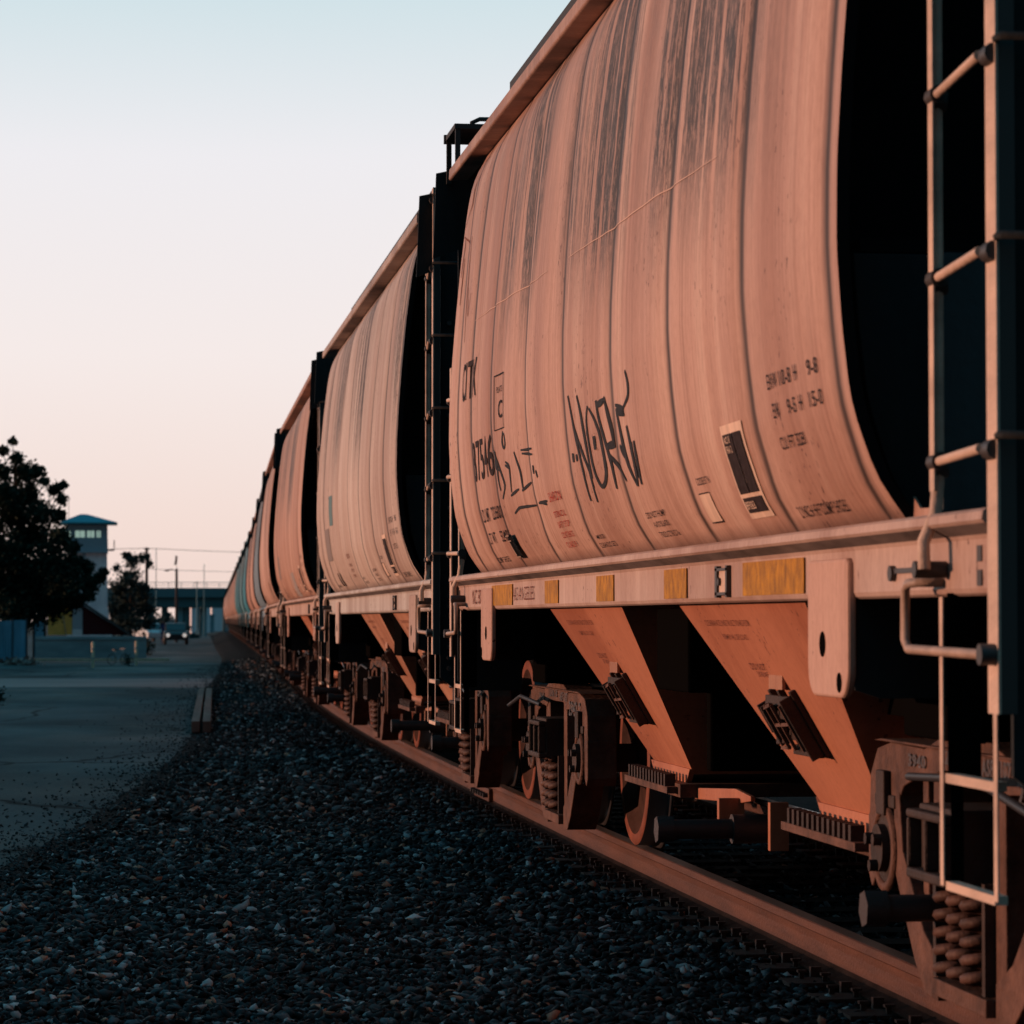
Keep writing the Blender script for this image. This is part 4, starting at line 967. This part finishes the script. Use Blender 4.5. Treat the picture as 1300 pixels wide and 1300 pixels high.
for a_, c_ in ((-60,-34),(-33,-10),(-9,15),(16,33)):
    b = MB(); q0 = at(a_,788,116)-O; q1 = at(c_,788,116)-O; n = 14
    vs = []
    for i in range(n+1):
        x = q0.x+(q1.x-q0.x)*i/n; yv = .03*(i%2); vs += [(x,yv,0),(x,yv,q0.z+.04*noise.noise(Vector((x,0,0))))]
    b.add(vs, [(2*i,2*i+2,2*i+3,2*i+1) for i in range(n)]); b.build('sheet_panel', M['fence'], fc_)
    b = MB(); b.bar((q1.x+.02,.05,0),(q1.x+.02,.05,q1.z+.1),.08,.08); b.build('post', M['polewood'], fc_)
hs = empty('garden_hut', tuple(at(23,790,150).xy)+(gz(150),)); tag(hs, 'little white gabled hut peeping over the blue grey fence', 'hut'); O = Vector(hs.location)
b = MB(); q0 = at(15,787,150)-O; q1 = at(31,787,150)-O; b.box(q0.x,q1.x,0,1,0,q0.z); b.build('wall', mat('hut_pink', (.34,.25,.24), .8), hs)
b = MB(); q2 = at(23,777,150)-O; b.prism([(q0.x-.1,q0.z),(q2.x,q2.z),(q1.x+.1,q0.z)], 'y', -.1, 1.1); b.build('roof', M['white'], hs)
gp = empty('sheet_gate', tuple(at(46,800,142).xy)+(gz(142),)); tag(gp, 'narrow blue gate leaf between fence and ochre wall', 'gate'); O = Vector(gp.location)
b = MB(); q0 = at(43,780,142)-O; q1 = at(57,780,142)-O; b.box(q0.x,q1.x,0,.06,0,q0.z); b.build('leaf', M['fence'], gp)
b = MB(); b.bar((q0.x,0,0),(q0.x,0,q0.z+.1),.1,.1); b.bar((q1.x,0,0),(q1.x,0,q0.z+.1),.1,.1); b.build('post', M['polewood'], gp)
simple('rubble_heap', 'low pale heap of rubble at the foot of the sheet fence', 'rubble', lambda b: [leaves(b, (at(px_,830,112).x,112,gz(112)+.08), (.5,.4,.14), 60, .12) for px_ in (10,16,22,28,34)], mat('pinkish_rubble', (.30,.22,.20), .9))
for px, yv, lab in ((118,105,'cream bollard in front of the low wall, left of the bicycle'), (173,112,'cream bollard near the right end of the low wall, right of the bicycle')):
    r = empty('bollard', tuple(at(px,820,yv).xy)+(gz(yv),)); tag(r, lab, 'bollard', 'cream bollards on the paving')
    b = MB(); b.tube([(0,0,0),(0,0,.84),(0,0,.88)], [.055,.055,.03], 10); b.build('post', M['bollard'], r)
    b = MB(); b.tube([(0,0,.60),(0,0,.66)], .058, 10); b.tube([(0,0,.30),(0,0,.34)], .058, 10); b.build('band', M['lowwall'], r)
# bicycle
r = empty('bicycle', tuple(at(150,835,112).xy)+(gz(112),), R(40)); r.scale = (.72,.72,.72); tag(r, 'small dark bicycle standing on the paving between the two bollards', 'bicycle')
for x in (-.42,.42):
    b = MB(); b.tube([(x+.27*math.cos(a),0,.28+.27*math.sin(a)) for a in np.linspace(0,2*math.pi,25)], .022, 6, cap=False)
    for k in range(8): b.bar((x,0,.28),(x+.26*math.cos(k*math.pi/4),0,.28+.26*math.sin(k*math.pi/4)),.006,.006)
    b.build('wheel', M['hose'], r)
b = MB()
for p, q in (((-.42,0,.28),(-.15,0,.62)),((-.15,0,.62),(.30,0,.66)),((.30,0,.66),(0,0,.26)),((0,0,.26),(-.15,0,.62)),((0,0,.26),(-.42,0,.28)),((.42,0,.28),(.28,0,.80)),((-.15,0,.62),(-.2,0,.74))): b.bar(p,q,.03,.03)
b.build('frame', M['farblue'], r)
b = MB(); b.bar((.28,-.2,.82),(.28,.2,.82),.03,.03); b.build('handlebar', M['hose'], r)
b = MB(); b.box(-.32,-.08,-.06,.06,.74,.79); b.build('saddle', M['hose'], r)

# overpass
OY = 390
ov = empty('overpass', tuple(at(210,800,OY).xy)+(gz(OY),)); tag(ov, 'teal road overpass on tall piers crossing behind the poles', 'bridge'); O = Vector(ov.location)
xa = (at(120,0,OY)-O).x; xb = (at(420,0,OY)-O).x; zt = (at(0,746,OY)-O).z; zm = (at(0,758,OY)-O).z; zb = (at(0,771,OY)-O).z
b = MB(); b.box(xa,xb,0,12,zm,zt); b.build('deck', M['deck'], ov)
b = MB(); b.box(xa,xb,.4,.9,zb,zm-.01); b.box(xa,xb,5,5.5,zb,zm-.01); b.box(xa,xb,11,11.5,zb,zm-.01); b.build('girder', M['girder'], ov)
b = MB(); zr = (at(0,739,OY)-O).z
x = xa
while x < xb: b.bar((x,.1,zt),(x,.1,zr),.06,.06); x += 1.6
b.bar((xa,.1,zr),(xb,.1,zr),.06,.08); b.bar((xa,.1,(zr+zt)/2),(xb,.1,(zr+zt)/2),.05,.05); b.build('railing', M['pier'], ov)
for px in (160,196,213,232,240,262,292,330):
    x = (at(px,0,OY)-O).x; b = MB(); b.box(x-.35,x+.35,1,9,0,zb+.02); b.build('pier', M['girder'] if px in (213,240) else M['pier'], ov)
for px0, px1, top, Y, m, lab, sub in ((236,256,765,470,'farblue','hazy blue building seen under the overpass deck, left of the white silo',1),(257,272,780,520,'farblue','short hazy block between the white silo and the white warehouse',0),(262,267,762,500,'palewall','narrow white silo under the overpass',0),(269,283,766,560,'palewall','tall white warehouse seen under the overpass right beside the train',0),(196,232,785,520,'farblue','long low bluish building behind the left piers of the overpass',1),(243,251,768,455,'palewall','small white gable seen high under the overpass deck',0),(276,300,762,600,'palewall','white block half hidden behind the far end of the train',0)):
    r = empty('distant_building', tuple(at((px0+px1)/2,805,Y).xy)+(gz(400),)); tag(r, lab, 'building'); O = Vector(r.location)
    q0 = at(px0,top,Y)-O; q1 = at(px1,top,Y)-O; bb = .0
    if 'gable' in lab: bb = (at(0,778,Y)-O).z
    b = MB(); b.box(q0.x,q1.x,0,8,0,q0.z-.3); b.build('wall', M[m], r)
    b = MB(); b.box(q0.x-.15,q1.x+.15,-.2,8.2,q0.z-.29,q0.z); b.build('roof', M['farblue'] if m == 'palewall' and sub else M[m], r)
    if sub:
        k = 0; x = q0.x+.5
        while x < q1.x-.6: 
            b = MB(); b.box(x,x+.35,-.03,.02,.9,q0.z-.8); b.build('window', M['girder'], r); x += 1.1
# poles and wires
def pole(px, topy, Y, r_, lab, arm=None, m='polewood', name='utility_pole', cat='pole', extra=None):
    P = at(px, 780, Y); base = (P.x, Y, gz(Y)); h = at(px, topy, Y).z-base[2]
    root = empty(name, base); tag(root, lab, cat); b = MB(); b.tube([(0,0,0),(0,0,h)], [r_, r_*.8], 8); b.build('post', M[m], root)
    if arm: arm(root, h)
    return root
def xarm(root, h):
    b = MB(); b.bar((-.3,0,h-.15),(.3,0,h-.15),.08,.1); b.build('crossarm', M['polewood'], root)
def larm(root, h):
    b = MB(); b.tube([(0,0,h-.2),(-.4,0,h-.05),(-.75,0,h-.1)], .035, 6); b.build('arm', M['polewood'], root)
    b = MB(); b.box(-1.0,-.6,-.12,.12,h-.22,h-.08); b.build('lamp_head', M['polewood'], root, .02)
def sarm(root, h):
    b = MB(); b.bar((0,0,h-.3),(0,0,h+1.5),.04,.04); b.build('mast_arm', M['palewall'], root)
    b = MB(); b.prism([(-.12,.25),(.16,.35),(.2,1.45),(-.02,1.5)], 'y', -.06, .06); o = b.build('banner', mat('dull_red_banner', (.14,.045,.04), .8), root); o.location.z = h
pole(186, 695, 300, .17, 'dark wooden utility pole just right of the ragged tree', xarm)
o_ = pole(224, 722, 260, .13, 'dark street lamp pole with a lamp arm, standing before the overpass', larm, name='street_lamp', cat='street lamp')
b = MB(); hh = at(222,722,260).z-gz(260); b.prism([(-.22,hh+.30),(.02,hh+.38),(.08,hh+1.05),(-.10,hh+1.12),(-.13,hh+.7)], 'y', -.05, .05); b.bar((.0,.0,hh-.1),(.0,.0,hh+.45),.03,.03); b.build('banner', mat('dull_red_banner', (.14,.045,.04), .8), o_)
pole(198, 697, 350, .05, 'thin grey mast between the wooden pole and the street lamp', None, 'pier')
pole(259, 716, 370, .05, 'thin pale mast rising above the overpass near the train', None, 'pier')
pole(250, 738, 365, .07, 'short pale pole reaching just above the overpass deck', xarm, 'pier')
for lab, pts in (('upper overhead wire running from the wooden pole behind the train', [(-60,700,300),(80,699,300),(186,696,300),(250,699,330),(330,702,360)]), ('lower overhead wire crossing at the lamp height', [(186,722,300),(224,724,310),(330,727,360)])):
    b = MB(); P = [at(*p) for p in pts]; b.tube(P, .03, 4); tag(b.build('overhead_wire', M['polewood']), lab, 'wire')
# parked vehicles
def vehicle(px, Y, rz, col, lab, name, cat, lights=False):
    P = at(px, 800, Y); r = empty(name, (P.x, Y, gz(Y)), rz); tag(r, lab, cat)
    body = mat(name+'_paint', col, .4, 0, .5)
    b = MB(); b.prism([(-2.4,.35),(2.35,.35),(2.4,.8),(2.1,.98),(.9,1.05),(-2.4,1.0)], 'x', -.9, .9); b.build('body', body, r, .05)
    b = MB(); b.prism([(.95,1.04),(.35,1.62),(-.75,1.64),(-1.05,1.03)], 'x', -.78, .78); b.build('cab', body, r, .06)
    b = MB(); b.prism([(.99,1.09),(.50,1.55),(.44,1.55),(.90,1.09)], 'x', -.70, .70); b.box(-.785,.785,-.6,.35,1.15,1.52); b.build('window', mat('car_glass', (.03,.05,.06), .2, 0, .6), r)
    for x in (-.82,.82):
        for y in (-1.5,1.5):
            b = MB(); b.lathe([(-.1,.05),(-.1,.3),(-.08,.34),(.08,.34),(.1,.3),(.1,.05)], (x,y,.34), 20); b.build('wheel', M['hose'], r)
    for x in (-.62,.62):
        b = MB(); b.cyl((x,2.36,.72),(x,2.42,.72),.15,n=14); b.build('headlight', mat('lit_headlight', (.9,.85,.8), .3, 0, .5, emit=((1,.86,.78), .45)) if lights else M['white'], r)
vehicle(190, 270, R(197), (.55,.62,.66), 'white pickup parked beyond the shed, half hidden by its roof end', 'pickup_truck', 'pickup')
vehicle(223, 235, R(180), (.02,.025,.03), 'dark car facing the camera with two glowing headlights at the foot of the lamp', 'parked_car', 'car', True)
# person in blue by the pickup
pr = empty('person', tuple(at(207,800,238).xy)+(gz(238),)); tag(pr, 'small figure in blue clothes standing right of the white pickup', 'person')
me = bpy.data.meshes.new('body')
V = [(0,0,.92),(0,0,1.2),(0,0,1.42),(0,0,1.50),(0,-.01,1.62),(0,-.01,1.74),(.19,0,1.40),(.24,0,1.12),(.24,-.04,.86),(-.19,0,1.40),(-.24,0,1.12),(-.24,-.04,.86),(.10,0,.86),(.11,-.01,.48),(.11,.02,.07),(.12,-.12,.03),(-.10,0,.86),(-.11,.02,.48),(-.11,.03,.07),(-.12,-.10,.03)]
E_ = [(0,1),(1,2),(2,3),(3,4),(4,5),(2,6),(6,7),(7,8),(2,9),(9,10),(10,11),(0,12),(12,13),(13,14),(14,15),(0,16),(16,17),(17,18),(18,19)]
me.from_pydata(V, E_, []); o = link('body', me, pr); sk = o.modifiers.new('skin', 'SKIN')
rad = [.15,.14,.16,.06,.10,.08,.065,.05,.035,.065,.05,.035,.09,.07,.05,.04,.09,.07,.05,.04]
for i, r_ in enumerate(rad): me.skin_vertices[0].data[i].radius = (r_, r_*.85)
me.skin_vertices[0].data[0].use_root = True
o.modifiers.new('sub', 'SUBSURF').render_levels = 1
me.materials.append(mat('blue_workwear', (.03,.05,.14), .85))
b = MB(); b.lathe([(-.085,.0),(-.07,.06),(0,.10),(.07,.06),(.085,.0)], (0,-.012,1.68), 14); b.build('head', mat('skin_tone', (.30,.14,.11), .6), pr)
# lengths of old rail lying at the edge of the ballast
for dx, lab in ((-.07,'left one of two long steel beams lying at the ballast edge'), (.075,'right one of two long steel beams lying at the ballast edge')):
    b = MB(); ys_ = np.linspace(40.3, 60.5, 12); pf = [(-.055,0),(.055,0),(.055,.15),(-.055,.15)]; vs = []
    for y in ys_:
        x = -2.32+dx+(y-40.3)*.0335
        for u, z in pf: vs.append((x+u, y, gz(y)+.03+z))
    n = 4; b.add(vs, [(i*n+j, i*n+(j+1)%n, (i+1)*n+(j+1)%n, (i+1)*n+j) for i in range(11) for j in range(4)]+[(0,1,2,3),(47,46,45,44)])
    tag(b.build('steel_beam', mat('weathered_beam', (.14,.10,.085), .8, 0, .2, .4, 30, .4, (8,.4,8)), None, .01), lab, 'beam', 'two steel beams at the ballast edge')

b = MB(); b.box(-9.35, -9.0, 6, 120, -.5, .40); b.box(-9.39, -8.96, 6, 120, .401, .44)  # added wall out of view, its shadow keeps the ballast dark
tag(b.build('shade_wall', M['lowwall']), 'long knee high wall added out of view at the left to shade the ballast', 'wall')
# ------------------------------------------------------------------ light and sky
SAZ = 12; SEL = 4.0                                          # degrees ahead of square-on, elevation
sdir = Vector((-math.cos(R(SAZ))*math.cos(R(SEL)), math.sin(R(SAZ))*math.cos(R(SEL)), math.sin(R(SEL))))
sl = bpy.data.lights.new('sun', 'SUN'); sl.energy = 3.35; sl.angle = R(.5); sl.color = (1, .49, .31)
so = bpy.data.objects.new('sun', sl); COL.objects.link(so); so.rotation_euler = (-sdir).to_track_quat('-Z', 'Y').to_euler()
w = bpy.data.worlds.new('World'); scn.world = w; w.use_nodes = True; nt = w.node_tree; N = nt.nodes; L = nt.links
for n_ in list(N): N.remove(n_)
out = N.new('ShaderNodeOutputWorld'); bg = N.new('ShaderNodeBackground'); bg2 = N.new('ShaderNodeBackground'); ad = N.new('ShaderNodeAddShader')
sky = N.new('ShaderNodeTexSky'); sky.sky_type = 'NISHITA'; sky.sun_disc = False; sky.sun_elevation = R(SEL); sky.sun_rotation = math.atan2(sdir.x, sdir.y)
L.new(sky.outputs[0], bg2.inputs[0]); bg2.inputs[1].default_value = .006
tc = N.new('ShaderNodeTexCoord'); sx = N.new('ShaderNodeSeparateXYZ'); L.new(tc.outputs['Generated'], sx.inputs[0])
cr = N.new('ShaderNodeValToRGB'); el = cr.color_ramp.elements
def lin(r, g, b_): return tuple(((c/255+.055)/1.055)**2.4 if c > 10 else c/255/12.92 for c in (r, g, b_))+(1,)
stops = [(0, lin(238,212,202)), (.03, lin(242,220,212)), (.085, lin(244,233,231)), (.15, lin(237,235,239)), (.205, lin(205,224,230)), (.29, lin(110,160,182)), (.42, lin(62,130,152)), (1, lin(62,150,178))]
el[0].position, el[0].color = stops[0]; el[1].position, el[1].color = stops[-1]
for p_, c_ in stops[1:-1]: e = el.new(p_); e.color = c_
L.new(sx.outputs[2], cr.inputs[0])
# the sky away from the sunset side is much dimmer
mr_ = N.new('ShaderNodeMapRange'); mr_.interpolation_type = 'SMOOTHSTEP'; mr_.inputs[1].default_value = -.35; mr_.inputs[2].default_value = .75; mr_.inputs[3].default_value = .09; mr_.inputs[4].default_value = 1
L.new(sx.outputs[1], mr_.inputs[0])
zm_ = N.new('ShaderNodeMapRange'); zm_.inputs[1].default_value = .2; zm_.inputs[2].default_value = .8; zm_.inputs[3].default_value = 0; zm_.inputs[4].default_value = .9; L.new(sx.outputs[2], zm_.inputs[0])
mxx = N.new('ShaderNodeMath'); mxx.operation = 'MAXIMUM'; L.new(mr_.outputs[0], mxx.inputs[0]); L.new(zm_.outputs[0], mxx.inputs[1])
L.new(cr.outputs[0], bg.inputs[0]); L.new(mxx.outputs[0], bg.inputs[1])
L.new(bg.outputs[0], ad.inputs[0]); L.new(bg2.outputs[0], ad.inputs[1]); L.new(ad.outputs[0], out.inputs[0])

# ------------------------------------------------------------------ camera
cd = bpy.data.cameras.new('camera'); cam = bpy.data.objects.new('camera', cd); COL.objects.link(cam); scn.camera = cam
cam.location = CAM; cam.rotation_euler = (R(90)+PIT, 0, -YAW)
cd.sensor_width = 36; cd.lens = 36*3900/1300; cd.clip_start = .1; cd.clip_end = 8000
cd.dof.use_dof = True; cd.dof.focus_distance = 14.5; cd.dof.aperture_fstop = 7.5
scn.view_settings.view_transform = 'Standard'; scn.view_settings.look = 'None'; scn.view_settings.exposure = 0
scn.render.engine = 'CYCLES'
